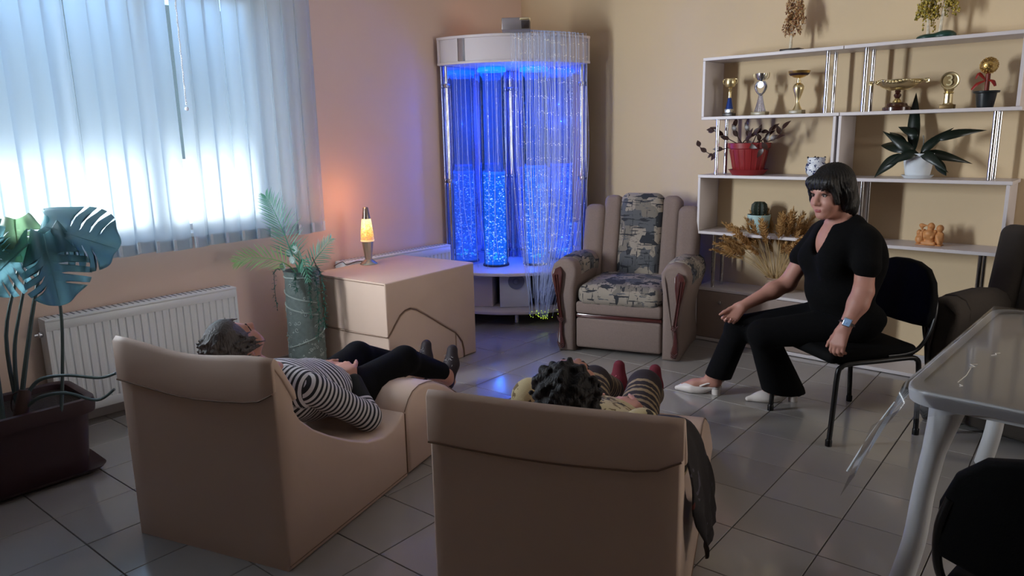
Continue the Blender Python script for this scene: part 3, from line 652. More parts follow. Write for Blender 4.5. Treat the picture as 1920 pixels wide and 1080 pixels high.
def tr4(t):
    obj('base', lathe(B(), [(.078, 0), (.078, .02), (.06, .03), (.055, .042), (.03, .05), (0, .05)], n=28), DARKW, t)
    obj('stem_collar', lathe(B(), [(.028, .05), (.022, .06), (.012, .072), (0, .072)], n=20), PGOLD, t)
    obj('stem', lathe(B(), [(.010, .07), (.02, .085), (.021, .095), (.012, .103), (.017, .112), (.015, .118), (.02, .124), (0, .124)], n=18), DARKW, t)
    obj('bowl', lathe(B(), [(0, .118), (.05, .120), (.09, .138), (.112, .160), (.118, .178), (.108, .172), (.08, .148), (0, .132)], n=32), PGOLD, t)
    for i in range(26):
        pass
    bm = B()
    for i in range(40):
        a = 2*PI*i/40; ball(bm, (.112*math.cos(a), .112*math.sin(a), .168+.006*math.sin(5*a)), .0095, 1)
    obj('embossed_rim', bm, PGOLD, t, 60, kind='stuff')
    for s in (-1, 1):
        bm = B(); tube(bm, smooth_pts([(s*.11, 0, .155), (s*.135, 0, .172), (s*.158, 0, .176), (s*.162, 0, .162), (s*.148, 0, .158)], 4), .006, 6)
        for q in (.125, .14, .155): ball(bm, (s*q, 0, .172), .009, 1)
        obj('handle', bm, PGOLD, t)
trophy('trophy', 'wide embossed bowl trophy with two handles on a dark wooden foot', -1.254, ZT, tr4)
def tr5(t):
    obj('base', box(B(), -.036, .036, -.03, .03, 0, .026, .002), mat('bronze_base', '#6a5430', .4, .5, var=.2), t)
    obj('pillar', lathe(B(), [(.028, .026), (.023, .034), (.022, .085), (.028, .09), (.02, .097), (.026, .108), (.03, .112), (0, .112)], n=12), PGOLD, t, 25)
    bm = lathe(B(), [(.046, -.006), (.050, -.003), (.050, .003), (.046, .006), (.040, .004), (.040, -.004)], n=32); vv = bm.verts[:]
    for a, b in zip(range(32), range(32)): pass
    for v in bm.verts: v.co = Mx.Rotation(PI/2, 4, 'X') @ v.co + V((0, 0, .158))
    obj('ring', bm, PGOLD, t)
    bm = lathe(B(), [(0, -.002), (.041, -.002), (.041, .002), (0, .002)], n=32)
    for v in bm.verts: v.co = Mx.Rotation(PI/2, 4, 'X') @ v.co + V((0, .003, .158))
    obj('disc', bm, mat('tan_disc', '#a08a60', .3, .8), t)
    cu = D.curves.new('digit_three', 'FONT'); cu.body = '3'; cu.size = .085; cu.extrude = .003; cu.align_x = 'CENTER'; cu.align_y = 'CENTER'
    tmp = D.objects.new('tmp_text', cu); COL.objects.link(tmp); bpy.context.view_layer.update(); me = D.meshes.new_from_object(tmp.evaluated_get(bpy.context.evaluated_depsgraph_get())); D.objects.remove(tmp); me.materials.clear(); o = link('digit_three', me, PGOLD, t); o.location = (0, -.006, .157); o.rotation_euler = (PI/2, 0, 0)
trophy('trophy', 'gold award with a ring around a figure 3', -.985, ZT, tr5)
# gold ball topiary
t = thing('ball_topiary', 'gold ball topiary with a red ribbon in a dark pot, rightmost on the top row', 'ornament', (-.800, 4.93, ZT))
obj('pot', lathe(B(), [(0, 0), (.040, 0), (.044, .02), (.052, .078), (.064, .082), (.066, .092), (.056, .092), (.05, .082), (0, .08)], n=24), mat('dark_green_pot', '#23282a', .3, var=.2), t)
obj('trunk', lathe(B(), [(.012, .08), (.012, .19), (0, .19)], n=10), mat('red_trunk', '#7a2c1c', .5), t)
bm = ball(B(), (0, 0, .228), .045, 3); obj('ball', bm, GOLD, t)
bm = B()
for i in range(90):
    z = 1-2*(i+.5)/90; a = i*2.4; r = math.sqrt(1-z*z); ball(bm, (.044*r*math.cos(a), .044*r*math.sin(a), .228+.044*z), .0042, 1)
obj('beads', bm, GOLD, t, 60, kind='stuff')
RIB = mat('red_ribbon', '#8e1c14', .5)
for pts in ([(-.008, -.014, .15), (-.04, -.02, .185), (-.055, -.02, .16)], [(-.008, -.014, .148), (-.045, -.022, .13), (-.07, -.022, .10)], [(.008, -.014, .15), (.03, -.02, .14), (.042, -.02, .115)]):
    bm = B(); tube(bm, smooth_pts(pts, 5), [.004, .012, .007], 8, flat=.25); obj('ribbon', bm, RIB, t)
# wire trees on top of the unit
def wiretree(name, label, x, z, h, wd, base, bc, leafc, trunks, seed):
    R = random.Random(seed); t = thing(name, label, 'ornament', (x, 4.93, z)); base(t, bc)
    TR_ = mat('birch_bark', '#cfc4ae', .7, var=.5, scale=70); LM = [mat('bead_leaf'+c, c, .35, .2) for c in leafc]
    for tx, lean, hh in trunks:
        bm = B(); tube(bm, smooth_pts([(tx, 0, .02), (tx+lean*.3, 0, hh*.4), (tx+lean, 0, hh*.8)], 5), [.011, .007, .003], 8); obj('trunk', bm, TR_, t)
    G = [B() for _ in leafc]; W = B()
    for i in range(60):
        tx, lean, hh = trunks[i % len(trunks)]; z0 = hh*R.uniform(.42, .95); a = R.uniform(0, 2*PI); r = wd*R.uniform(.35, 1.)*(1-.45*abs(z0/hh-.55)); droop = R.uniform(.02, .07)
        p = [V((tx+lean*z0/hh, 0, z0)), V((tx+lean*z0/hh+.6*r*math.cos(a), .6*r*math.sin(a), z0+.035)), V((tx+lean*z0/hh+r*math.cos(a), r*math.sin(a), z0-droop+.02))]
        sp = smooth_pts(p, 5); tube(W, sp, .0012, 4)
        for q in sp[3:]:
            for _ in range(3): ball(G[R.randrange(len(G))], q+V((R.gauss(0, .006), R.gauss(0, .006), R.gauss(-.004, .006))), R.uniform(.003, .0055), 1, (1, 1, 1.4))
    obj('twigs', W, TR_, t, 60, kind='stuff')
    for g, m in zip(G, LM): obj('bead_leaves', g, m, t, 60, kind='stuff')
def base1(t, c): obj('base', box(B(), -.065, .065, -.045, .045, 0, .02, .006), c, t)
def base2(t, c):
    v = [ell((-.04, 0, .012), (.065, .05, .022), .02), ell((.045, 0, .016), (.055, .05, .03), .02), cut((0, 0, 0.0), (0, 0, -1))]
    sdf('base', v, .004, c, t)
wiretree('wire_tree', 'copper bead birch tree on a dark base, on top of the left shelves', -1.905, 1.986, .33, .075, base1, MARBLE, ['#b28a5c', '#8a5c3c', '#c9a878'], [(-.01, .02, .33)], 3)
wiretree('wire_tree', 'green and gold bead tree on a dark green base, on top of the right shelves', -1.075, 1.986, .36, .075, base2, mat('dark_green_base', '#123c34', .4), ['#a89232', '#7c7424', '#c0aa50'], [(-.045, -.015, .24), (.015, .03, .36)], 5)

# ---- plants on the shelves
def leafshape(bm, base, d, upv, L, W, bend=.3, n=6, fold=.15):
    d = V(d).normalized(); s = d.cross(V(upv)).normalized(); nn = s.cross(d).normalized(); prev = None; base = V(base)
    for i in range(n+1):
        t = i/n; c = base+d*(L*t)+nn*(-bend*L*t*t); wv = W*.5*math.sin(PI*min(1, t**.8*.97+.03))
        row = [bm.verts.new(c-s*wv+nn*fold*wv), bm.verts.new(c), bm.verts.new(c+s*wv+nn*fold*wv)]
        if prev:
            for k in (0, 1): bm.faces.new((prev[k], prev[k+1], row[k+1], row[k]))
        prev = row
    return bm
def solid(o, th): m = o.modifiers.new('thickness', 'SOLIDIFY'); m.thickness = th; m.offset = 0; return o
RL = leaf_mat('bronze_leaf', '#3a2620', '#5a2a1c', .15)
SOIL = mat('potting_soil', '#2a1f18', .95, var=.4, scale=60, bump=.6, bscale=120)
t = thing('potted_tradescantia', 'dark leaved trailing plant in a red plastic pot on a saucer', 'potted plant', (-2.165, 4.935, 1.1975))
RP = mat('red_plastic', '#8e2a2c', .35, var=.04)
obj('pot', lathe(B(), [(0, .012), (.095, .012), (.10, .02), (.128, .175), (.140, .18), (.144, .215), (.134, .215), (.128, .19), (.0, .188)], n=36), RP, t)
bm = B()
for k in range(18):
    a = 2*PI*k/18; tube(bm, [(.1005*math.cos(a), .1005*math.sin(a), .03), (.127*math.cos(a), .127*math.sin(a), .17)], .004, 5)
obj('pot_flutes', bm, RP, t, kind='stuff')
obj('saucer', lathe(B(), [(0, 0), (.105, 0), (.128, .03), (.134, .036), (.124, .034), (.10, .010), (0, .010)], n=36), RP, t); obj('soil', lathe(B(), [(0, .20), (.13, .20), (.13, .19), (0, .19)]), SOIL, t)
stems = [[(-.05, -.03, .20), (-.14, -.05, .25), (-.20, -.06, .30), (-.23, -.06, .305)], [(-.06, -.05, .2), (-.16, -.10, .17), (-.23, -.10, .14), (-.33, -.10, .20)], [(0, -.04, .2), (.02, -.05, .27), (.0, -.05, .33)], [(.05, -.03, .2), (.14, -.05, .22), (.22, -.06, .25), (.25, -.06, .31)], [(.06, -.06, .2), (.12, -.09, .23), (.15, -.11, .17)], [(-.02, -.05, .2), (-.06, -.07, .27), (-.08, -.06, .33)], [(.02, 0, .2), (.06, -.02, .27), (.10, -.03, .29)], [(-.03, -.05, .21), (.02, -.10, .235), (.05, -.12, .2)], [(.04, .02, .2), (.12, .0, .26), (.16, -.02, .30)], [(.01, -.06, .2), (.03, -.07, .25), (.06, -.07, .27)]]
R = random.Random(4)
for pts in stems:
    sp = smooth_pts(pts, 6); bm = B(); tube(bm, sp, [.004, .0025], 6); so = obj('stem', bm, RL, t)
    for k in range(5, len(sp), 3):
        d = (sp[k]-sp[k-1]).normalized(); a = R.choice((-1, 1))*R.uniform(.5, 1.1); dd = (d+V((R.uniform(-.8, .8), R.uniform(-.6, .2), R.uniform(-.3, .5)))).normalized()
        bm = B(); leafshape(bm, sp[k], dd, (R.uniform(-.4, .4), -1, R.uniform(.1, .8)), R.uniform(.055, .08), .034, .35); obj('leaf', bm, RL, t, 60)
t = thing('ceramic_jar', 'white ceramic jar with dark blue flowers on the third shelf row', 'jar', (-1.705, 4.93, 1.1975))
JAR = print_mat('blue_floral_glaze', '#dfe2e6', [('#1c2a58', .57, 1.), ('#26376e', .62, 1.6)], 34, .25)
obj('body', lathe(B(), [(0, 0), (.042, 0), (.06, .02), (.066, .05), (.060, .078), (.052, .088), (.056, .10), (.054, .118), (.048, .118), (.046, .1), (0, .09)], n=30), JAR, t)
for k in range(4):
    a = k*PI/2+.5; bm = B(); ball(bm, (.052*math.cos(a), .052*math.sin(a), .119), .007, 1); obj('rim_bud', bm, mat('dark_rim', '#33261f', .5), t)
t = thing('potted_orchid', 'arching broad leaved plant in a white pot on the right shelf', 'potted plant', (-1.11, 4.935, 1.1975))
WP = mat('white_ribbed_pot', '#d4dae0', .45, var=.02)
obj('pot', lathe(B(), [(0, .012), (.062, .012), (.066, .02)]+[q for k in range(9) for q in ((.067+.0018*k, .025+.011*k), (.069+.0018*k, .030+.011*k))]+[(.084, .126), (.094, .130), (.096, .146), (.088, .146), (.08, .12), (0, .12)], n=32), WP, t, 25)
obj('saucer', lathe(B(), [(0, 0), (.07, 0), (.088, .018), (.084, .018), (.06, .008), (0, .008)], n=32), WP, t)
GL = leaf_mat('dark_green_leaf', '#18241c', '#22402c', .2)
for st, a, L, W, bend in (((-.02, -.04, .14), (-.35, -.5, .5), .16, .06, 1.1), ((.02, -.04, .14), (.45, -.2, .75), .17, .055, .9), ((.10, -.05, .22), (.75, -.15, .45), .19, .055, .95), ((.03, -.03, .14), (.7, -.3, .1), .17, .06, 1.2), ((.10, -.06, .12), (.35, -.2, -.5), .16, .05, -.5), ((-.01, -.02, .24), (-.6, -.1, .5), .13, .05, .9), ((-.06, 0, .15), (-.8, .0, .45), .20, .07, .95), ((-.08, -.03, .14), (-.45, -.2, -.3), .19, .07, .5), ((.01, -.07, .15), (-.3, -.6, .05), .13, .06, 1.), ((.03, -.06, .15), (.3, -.6, .0), .14, .06, 1.1), ((-.04, .03, .14), (-.08, .1, 1), .37, .07, .1), ((-.07, .0, .18), (-.55, 0, .6), .16, .055, .9)):
    bm = B(); leafshape(bm, st, a, (0, -1, .45) if abs(a[2]) < .85 else (0, -1, .1), L, W, bend, 9, .2); solid(obj('leaf', bm, GL, t, 60), .0015)
bm = B(); tube(bm, smooth_pts([(.01, -.02, .14), (.025, -.03, .2), (.02, -.03, .25)], 5), .003, 6); obj('stem', bm, GL, t)
t = thing('potted_cactus', 'round ribbed cactus in a pale mint pot on the shelf', 'potted plant', (-2.07, 4.93, .8015))
obj('pot', lathe(B(), [(0, 0), (.064, 0), (.070, .03), (.078, .125), (.074, .125), (.07, .11), (0, .11)], n=30), mat('mint_pot', '#a9c6c4', .5), t)
obj('soil', lathe(B(), [(0, .112), (.073, .112), (.073, .105), (0, .105)]), SOIL, t)
bm = lathe(B(), [(.030, .108), (.044, .13), (.050, .165), (.046, .195), (.03, .212), (.0, .212)], n=40)
for v in bm.verts:
    a = math.atan2(v.co.y, v.co.x); f = 1+.13*math.cos(10*a); v.co.x *= f; v.co.y *= f
obj('cactus_body', bm, mat('cactus_green', '#1c2a20', .6, var=.2), t)
bm = B()
for k in range(10):
    for z, r in ((.135, .052), (.155, .056), (.175, .055), (.195, .05)):
        a = 2*PI*k/10; ball(bm, (r*math.cos(a), r*math.sin(a), z), .0025, 1)
obj('spines', bm, mat('spine_tan', '#8c8468', .7), t, 60, kind='stuff')
# carved figurine of three seated round figures
t = thing('carved_figurine', 'small tan carved figurine of a group of round seated figures', 'figurine', (-1.01, 4.93, .8015), -.1)
CARV = mat('tan_carving', '#c2854e', .55, var=.25, scale=60)
for nm, ps in (('seated_figure', [ell((0, 0, .05), (.036, .034, .042), .01), ell((.006, -.012, .112), (.020, .020, .024), .006), ell((0, -.02, .07), (.028, .024, .026), .01), cap((-.03, -.01, .085), (-.02, -.03, .05), .010, .009, .006), cap((.03, -.01, .085), (.02, -.03, .05), .010, .009, .006), cap((-.03, -.02, .012), (.03, -.025, .012), .013, .013, .01), ell((.006, -.030, .110), (.006, .006, .005), .004)]),
               ('seated_figure', [ell((.052, 0, .045), (.024, .03, .045), .01), ell((.054, -.008, .104), (.020, .020, .022), .006), cap((.045, -.02, .06), (.06, -.03, .02), .010, .011, .008), cap((.068, -.01, .07), (.062, -.02, .0), .010, .012, .008)]),
               ('seated_figure', [ell((-.052, 0, .03), (.028, .03, .030), .01), ell((-.058, -.005, .072), (.016, .016, .018), .006), cap((-.045, -.01, .055), (-.032, -.02, .09), .008, .007, .006), cap((-.066, 0, .06), (-.05, -.02, .02), .008, .01, .006)]),
               ('staff', [cap((-.05, -.02, .118), (-.005, -.025, .118), .004, .004), cap((-.036, -.02, .02), (-.042, -.02, .118), .004, .004)])): sdf(nm, ps+[cut((0, 0, .0), (0, 0, -1))], .003, CARV, t)
obj('base', box(B(), -.07, .07, -.03, .03, 0, .006, .002), CARV, t)
# dried grass in a vase
t = thing('dried_grass_vase', 'bunch of tan dried grass in a cream vase on the lower shelf', 'vase', (-1.925, 4.92, .3955))
obj('vase', lathe(B(), [(0, 0), (.055, 0), (.068, .03), (.07, .06), (.055, .085), (.052, .092), (.075, .108), (.072, .110), (.045, .092), (0, .088)], n=28), mat('cream_vase', '#b9a08a', .4), t)
GR = mat('dried_grass', '#a8804c', .9, var=.25, scale=40); GS = mat('dried_stalk', '#c2a473', .8, var=.2)
R = random.Random(9); ph = []
for v in range(4):
    bm = B()
    for q in range(70):
        u = R.random(); a = R.uniform(0, 2*PI); r = .011*math.sin(PI*min(1, u*.9+.08))**.7; p = V((0, 0, .15*u)); e = p+V((math.cos(a)*(r+.007), math.sin(a)*(r+.007), .022))
        tube(bm, [p, e], [.0034, .0008], 4, cap=False)
    me = D.meshes.new('grass_plume'); bm.to_mesh(me); bm.free(); me.materials.append(GR); ph.append(me)
for i in range(84):
    a = R.uniform(0, 2*PI); tl = R.uniform(.12, 1.05) if i % 3 else R.uniform(.75, 1.15); L = R.uniform(.23, .34); d = V((math.sin(tl)*math.cos(a), .6*math.sin(tl)*math.sin(a)-.1, math.cos(tl))).normalized()
    p0 = V((.035*math.cos(a), .035*math.sin(a), .09)); p1 = p0+d*L+V((0, 0, .03)); p1.y = min(p1.y, .07)
    bm = B(); tube(bm, smooth_pts([p0, p0.lerp(p1, .5)+V((0, 0, .02)), p1], 3), .0016, 4); obj('stalk', bm, GS, t, 60)
    o = D.objects.new('grass_plume', ph[i % 4]); COL.objects.link(o); o.parent = t; dd = (d-V((0, 0, .35*math.sin(tl)))).normalized(); dd.y = min(dd.y, .08)
    o.location = p1-dd*.03; o.rotation_euler = dd.to_track_quat('Z', 'Y').to_euler(); s = R.uniform(.85, 1.25); o.scale = (s*1.25, s*1.25, s)

# ------------------------------------------------------------------ armchairs
def patch_mat(name, a, b, c, d):
    m = mat(name, a, .9, bump=.25, bscale=350); n, l, bs = nodes(m); tc = n.new('ShaderNodeTexCoord')
    vo = n.new('ShaderNodeTexVoronoi'); vo.distance = 'CHEBYCHEV'; vo.inputs['Scale'].default_value = 9.; l.new(tc.outputs['Object'], vo.inputs['Vector'])
    sp = n.new('ShaderNodeSeparateColor'); l.new(vo.outputs['Color'], sp.inputs[0])
    r = ramp(n, [(0, a), (.45, b), (.66, a), (.78, c), (.9, d)]); l.new(sp.outputs[0], r.inputs[0]); col = r.outputs[0]
    for sc, th, ink in (((9, 9, 70), .60, d), ((75, 20, 9), .63, d), ((14, 14, 45), .64, c)):
        mp = n.new('ShaderNodeMapping'); mp.inputs['Scale'].default_value = sc; mp.inputs['Location'].default_value = (sc[2], 0, sc[0]); l.new(tc.outputs['Object'], mp.inputs[0])
        nz = n.new('ShaderNodeTexNoise'); nz.inputs['Scale'].default_value = 1.; nz.inputs['Detail'].default_value = 3; l.new(mp.outputs[0], nz.inputs['Vector'])
        g = n.new('ShaderNodeMath'); g.operation = 'GREATER_THAN'; g.inputs[1].default_value = th; l.new(nz.outputs[0], g.inputs[0])
        mx = n.new('ShaderNodeMix'); mx.data_type = 'RGBA'; l.new(g.outputs[0], mx.inputs[0]); l.new(col, mx.inputs[6]); mx.inputs[7].default_value = hexc(ink); col = mx.outputs[2]
    l.new(col, bs.inputs['Base Color']); return m
ARM = [(-.055, 0), (-.068, .03), (-.072, .10), (-.058, .20), (-.060, .30), (-.082, .42), (-.108, .50), (-.114, .56), (-.098, .615), (-.055, .648), (0, .655), (.048, .635), (.074, .59), (.074, .53), (.062, .46), (.058, .3), (.058, 0)]
LEAF = [(-.092, .545), (-.074, .588), (-.040, .602), (-.020, .57), (-.024, .50), (-.036, .40), (-.030, .30), (-.018, .25), (-.022, .20), (-.020, .12), (-.004, .06), (-.008, .03), (-.040, .022), (-.054, .06), (-.050, .15), (-.042, .22), (-.046, .29), (-.060, .38), (-.080, .47)]
def armchair(label, loc, rz, cloth, patt, wood):
    t = thing('armchair', label, 'armchair', loc, rz); xc = .365
    obj('base', box(B(), .06, .67, .05, .82, .025, .36, .03, 3), cloth, t)
    obj('front_panel', box(B(), .065, .665, .02, .07, .03, .245, .022, 3), cloth, t); obj('front_rail', box(B(), .065, .665, .028, .06, .246, .272, .008), wood, t)
    obj('seat_front', box(B(), .065, .665, .015, .08, .273, .36, .022, 3), cloth, t)
    sdf('seat_cushion', [rbx((xc, .31, .405), (.292, .31, .078), .07, .02), ell((xc, .28, .44), (.25, .24, .055), .05)], .009, patt, t)
    for s, ax in ((-1, .0), (1, .73)):
        fnp = lambda x, y, z: (ax-s*x*-1 if False else ax+(-s)*x*-1*-1 if False else ax+(x if s < 0 else -x), y+.02*(z > .6)*(y < .1), z-.02*(y > .5))
        obj('arm', prism(B(), ARM, .0, .70, 'y', 6, .03, fnp), cloth, t, 60)
        top = [p for p in ARM if p[1] > .49]; pad = [(x*1.02, z+.006) for x, z in top]+[(x*.9, z-.012) for x, z in top[::-1]]
        obj('arm_pad', prism(B(), pad, .12, .66, 'y', 4, .008, fnp), patt, t, 60)
        w = obj('wood_scroll', prism(B(), LEAF, -.022, .012, 'y', 1, .006, fnp), wood, t, 50)
        for dx in (-.006, .010):
            bm = B(); tube(bm, [fnp(x+dx, -.024, z) for x, z in smooth_pts([(-.062, .56, 0), (-.052, .45, 0), (-.042, .34, 0), (-.030, .25, 0)], 5) for x, z in [(x, z)]] if False else [fnp(q.x+dx, -.024, q.y) for q in smooth_pts([(-.066, .55, 0), (-.056, .45, 0), (-.044, .34, 0), (-.032, .25, 0)], 5)], .0035, 6); obj('carved_line', bm, wood, w)
        bm = B()
        for z in (.235, .05):
            for k in range(3): tube(bm, [fnp(-.056+.004*k, -.024, z-.010*k+.018), fnp(-.034+.004*k, -.028, z-.010*k), fnp(-.014+.003*k, -.022, z-.010*k+.016)], .004, 6)
        obj('carved_claw', bm, wood, w, 40, kind='stuff')
    def ch(x0, x1, z0, z1, m, nm, th=.075, yo=0., extra=()):
        ln = .24; c, s_ = math.cos(ln), math.sin(ln); Rm = ((1, 0, 0), (0, c, -s_), (0, s_, c)); zc = (z0+z1)/2; y = .615+(zc-.45)*math.tan(ln)+yo
        P = [rbx(((x0+x1)/2, y, zc), ((x1-x0)/2, th, (z1-z0)/2/c), min(th, (x1-x0)/2)*.72, .02, Rm)]
        sdf(nm, P+[ell((e[0], .615+(e[1]-.45)*math.tan(ln)+yo-.03, e[1]), e[2], .05, Rm) for e in extra], .009, m, t)
    ch(xc-.16, xc+.16, .40, 1.05, patt, 'back_panel', .085, -.02, ((xc, .92, (.13, .06, .10)), (xc, .60, (.13, .06, .14))))
    for s in (-1, 1):
        for a, b, z1, nm, yo in ((.152, .288, 1.03, 'back_channel', -.005), (.272, .432, .965, 'back_wing', -.03)):
            x = sorted((xc+s*a, xc+s*b)); ch(x[0], x[1], .30, z1, cloth, nm, .085, yo)
    ln = .24; obj('back_shell', prism(B(), [(.70, .05), (.735, .05), (.92, .93), (.86, .95)], .02, .71, 'x', 1, .02), cloth, t)
    return t
CLOTH = mat('beige_upholstery', '#83726a', .95, var=.12, scale=90, bump=.35, bscale=420)
PATT = patch_mat('patchwork_upholstery', '#948a7e', '#746d65', '#55575b', '#2b2d33')
armchair('beige armchair with grey patchwork cushions and carved wooden arm scrolls', (-3.02, 3.975, 0), math.radians(17.9), CLOTH, PATT, mat('mahogany_wood', '#4a2220', .25, var=.2, scale=10, stretch=(1, 1, .15), coat=.5))
DCL = mat('dark_olive_upholstery', '#37302a', .95, var=.15, scale=80, bump=.3, bscale=400)
armchair('dark brown armchair half hidden behind the white table', (-.75, 4.09, 0), math.radians(-16), DCL, DCL, mat('blackened_wood', '#170f0e', .4))

# ------------------------------------------------------------------ black office chairs
SEATB = mat('black_vinyl', '#060607', .8, spec=.12, var=.1, bump=.1, bscale=300)
def chair(label, loc, rz):
    t = thing('visitor_chair', label, 'chair', loc, rz, 'black visitor chairs')
    sdf('seat', [rbx((0, .225, .435), (.245, .245, .03), .028, .01), ell((0, .22, .45), (.2, .2, .025), .03)], .008, SEATB, t)
    def curve(x, z): return (x, .545-.05*(1-(x/.26)**2)*-1*-1+.07*(z-.5)+.06*(x/.26)**2*-1, z)
    poly = [(-.235, .545)]+[(-.25, .60), (-.245, .68), (-.215, .76), (-.16, .815), (-.08, .84), (0, .845), (.08, .84), (.16, .815), (.215, .76), (.245, .68), (.25, .60)]+[(.235, .545), (.12, .53), (0, .525), (-.12, .53)]
    bm = B(); K = 8
    prism(bm, poly, 0, .042, 'y', 1, .014)
    bmesh.ops.triangulate(bm, faces=[f for f in bm.faces if len(f.verts) > 4]); bmesh.ops.subdivide_edges(bm, edges=[e for e in bm.edges if e.calc_length() > .12], cuts=2)
    for v in bm.verts: v.co.y += .50+.09*(v.co.z-.5)+.03*(1-(v.co.x/.25)**2)
    obj('backrest', bm, SEATB, t, 40)
    for s in (-1, 1):
        x = s*.245
        bm = B(); tube(bm, smooth_pts([(x, .0, 0), (x, .012, .2), (x, .022, .36), (x, .04, .392), (x, .08, .404), (x, .25, .404), (x, .42, .404), (x, .46, .392), (x, .475, .36), (x, .487, .2), (x, .495, 0)], 3), .0125, 10); lg = obj('leg_frame', bm, BLACKMETAL, t)
        for y in (0, .495): obj('rubber_foot', lathe(B(), [(0, 0), (.016, 0), (.016, .03), (.013, .034), (0, .034)], (x, y, 0), 12), BLACKMETAL, lg)
        bm = B(); tube(bm, smooth_pts([(x*.96, .30, .418), (x*.96, .40, .42), (x*.98, .47, .445), (x, .52, .52), (x*.98, .55, .62), (x*.9, .56, .70)], 4), .0125, 10, flat=.8); obj('upright', bm, BLACKMETAL, t)
    for y in (.06, .42):
        bm = B(); tube(bm, [(-.245, y, .40), (.245, y, .40)], .010, 8); obj('cross_bar', bm, BLACKMETAL, t)
    return t
chair('black visitor chair the dark haired woman sits on', (-1.2615, 3.62, 0), math.atan2(-.575, .818))
chair('black visitor chair with its back to the camera at the near table end', (.02, 2.27, 0), math.radians(173))

# ------------------------------------------------------------------ table with film
t = thing('plastic_table', 'white plastic table with rounded corners and curved legs', 'table', (-.53, 2.40, 0), math.radians(-1.7))
TW, TL, TH = .66, 1.36, .716
def rrect(x0, x1, y0, y1, r, n=6, bulge=0.):
    P = []
    for cx, cy, a in ((x1-r, y1-r, 0), (x0+r, y1-r, 90), (x0+r, y0+r, 180), (x1-r, y0+r, 270)):
        for k in range(n+1): q = math.radians(a+90*k/n); P.append((cx+r*math.cos(q), cy+r*math.sin(q)))
    return P
TAB = mat('table_plastic', '#c9cacb', .4, var=.03)
rr = lambda d, z: [(x, y, z) for x, y in rrect(d, TW-d, d, TL-d, .09)]
bm = B(); rings = [[bm.verts.new(p) for p in rr(d, z)] for d, z in ((.03, TH-.012), (.035, TH), (.008, TH), (.001, TH-.006), (0, TH-.02), (.004, TH-.05), (.012, TH-.052), (.014, TH-.02), (.02, TH-.016))]
for A, Q in zip(rings, rings[1:]):
    for k in range(len(A)): bm.faces.new((A[k], A[(k+1) % len(A)], Q[(k+1) % len(A)], Q[k]))
bm.faces.new(rings[0]); bm.faces.new(rings[-1]); obj('tabletop', bm, TAB, t, 50)
for sx, sy in ((0, 0), (1, 0), (0, 1), (1, 1)):
    X = lambda a: a if not sx else TW-a; Y = lambda a: a if not sy else TL-a
    bm = B(); pts = smooth_pts([(X(.11), Y(.13), TH-.03), (X(.10), Y(.115), TH-.12), (X(.085), Y(.10), TH-.22), (X(.07), Y(.085), .35), (X(.06), Y(.07), .18), (X(.03), Y(.04), 0.0)], 4)
    tube(bm, pts, [.060, .045, .034, .032, .034, .036], 12); obj('leg', bm, TAB, t, 50)
FILM = clear('clear_film', '#f2f4f6', 1.35, .08, '#b9a890', .10)
t2 = thing('table_film', 'clear plastic film over the white table, drooping at the corner', 'tablecloth', (-.53, 2.40, 0), math.radians(-1.7))
bm = B(); nx, ny = 12, 20
def filmz(x, y): return TH+.0028+.0008*math.sin(40*x+17*y)
g = [[bm.verts.new((-.004+(TW+.008)*i/nx, -.004+(TL+.008)*j/ny, filmz(i, j*1.7))) for i in range(nx+1)] for j in range(ny+1)]
for j in range(ny):
    for i in range(nx): bm.faces.new((g[j][i], g[j][i+1], g[j+1][i+1], g[j+1][i]))
obj('film_top', bm, FILM, t2, 60)
# hanging skirt: follows the edge round the near corner, longest at the corner
edge = [(-.006, TL*(1-k/14.)) for k in range(12)]+[(-.008, .12), (-.008, .05), (.0, .0), (.05, -.008), (.12, -.008)]+[(TW*(.25+.75*k/8), -.006) for k in range(9)]
bm = B(); prev = None
for i, (x, y) in enumerate(edge):
    dc = math.hypot(x, y); drop = (.28*math.exp(-(dc/.09)**2)+.06*math.exp(-(dc/.3)**2)+.028) if x < .05 or y > .05 else .10*math.exp(-(dc/.12)**2)+.03; out = .16*math.exp(-(dc/.10)**2)
    col = []
    for k in range(6):
        u = k/5; w_ = .006*math.sin(i*2.1+k)*u
        col.append(bm.verts.new((x-(out*.75*u**1.2+.006*u)+w_, y-(out*.55*u**1.2)*(x < .1)-.004*u, TH-.004-drop*u)))
    if prev:
        for k in range(5): bm.faces.new((prev[k], col[k], col[k+1], prev[k+1]))
    prev = col
obj('film_skirt', bm, clear('clear_film_skirt', '#f8f8fa', 1.25, .12, '#d8dce4', .14), t2, 60)
bm = B(); tube(bm, smooth_pts([(-.02, .02, TH-.06), (-.07, -.03, TH-.17), (-.115, -.075, TH-.29)], 5), [.0022, .003, .004], 6); obj('film_edge', bm, mat('film_edge_highlight', '#e4eaee', .3), t2)  # white colour stands in for the highlight on the film's thick edge
SCR = mat('white_scuff', '#e8e4da', .6)
R = random.Random(2)
for (x0, y0), pts in (((.14, .52), [(0, 0), (.012, .02), (.006, .035), (.018, .05)]), ((.115, .33), [(0, 0), (.012, .015), (-.006, .035), (.012, .05)]), ((.135, .10), [(0, 0), (.006, .012), (-.004, .02)]), ((.122, .14), [(0, 0), (.004, .09), (-.002, .18)])):
    bm = B(); tube(bm, [(x0+a, y0+b, TH+.0042) for a, b in pts], .0012, 4); obj('scuff_mark', bm, SCR, t2)

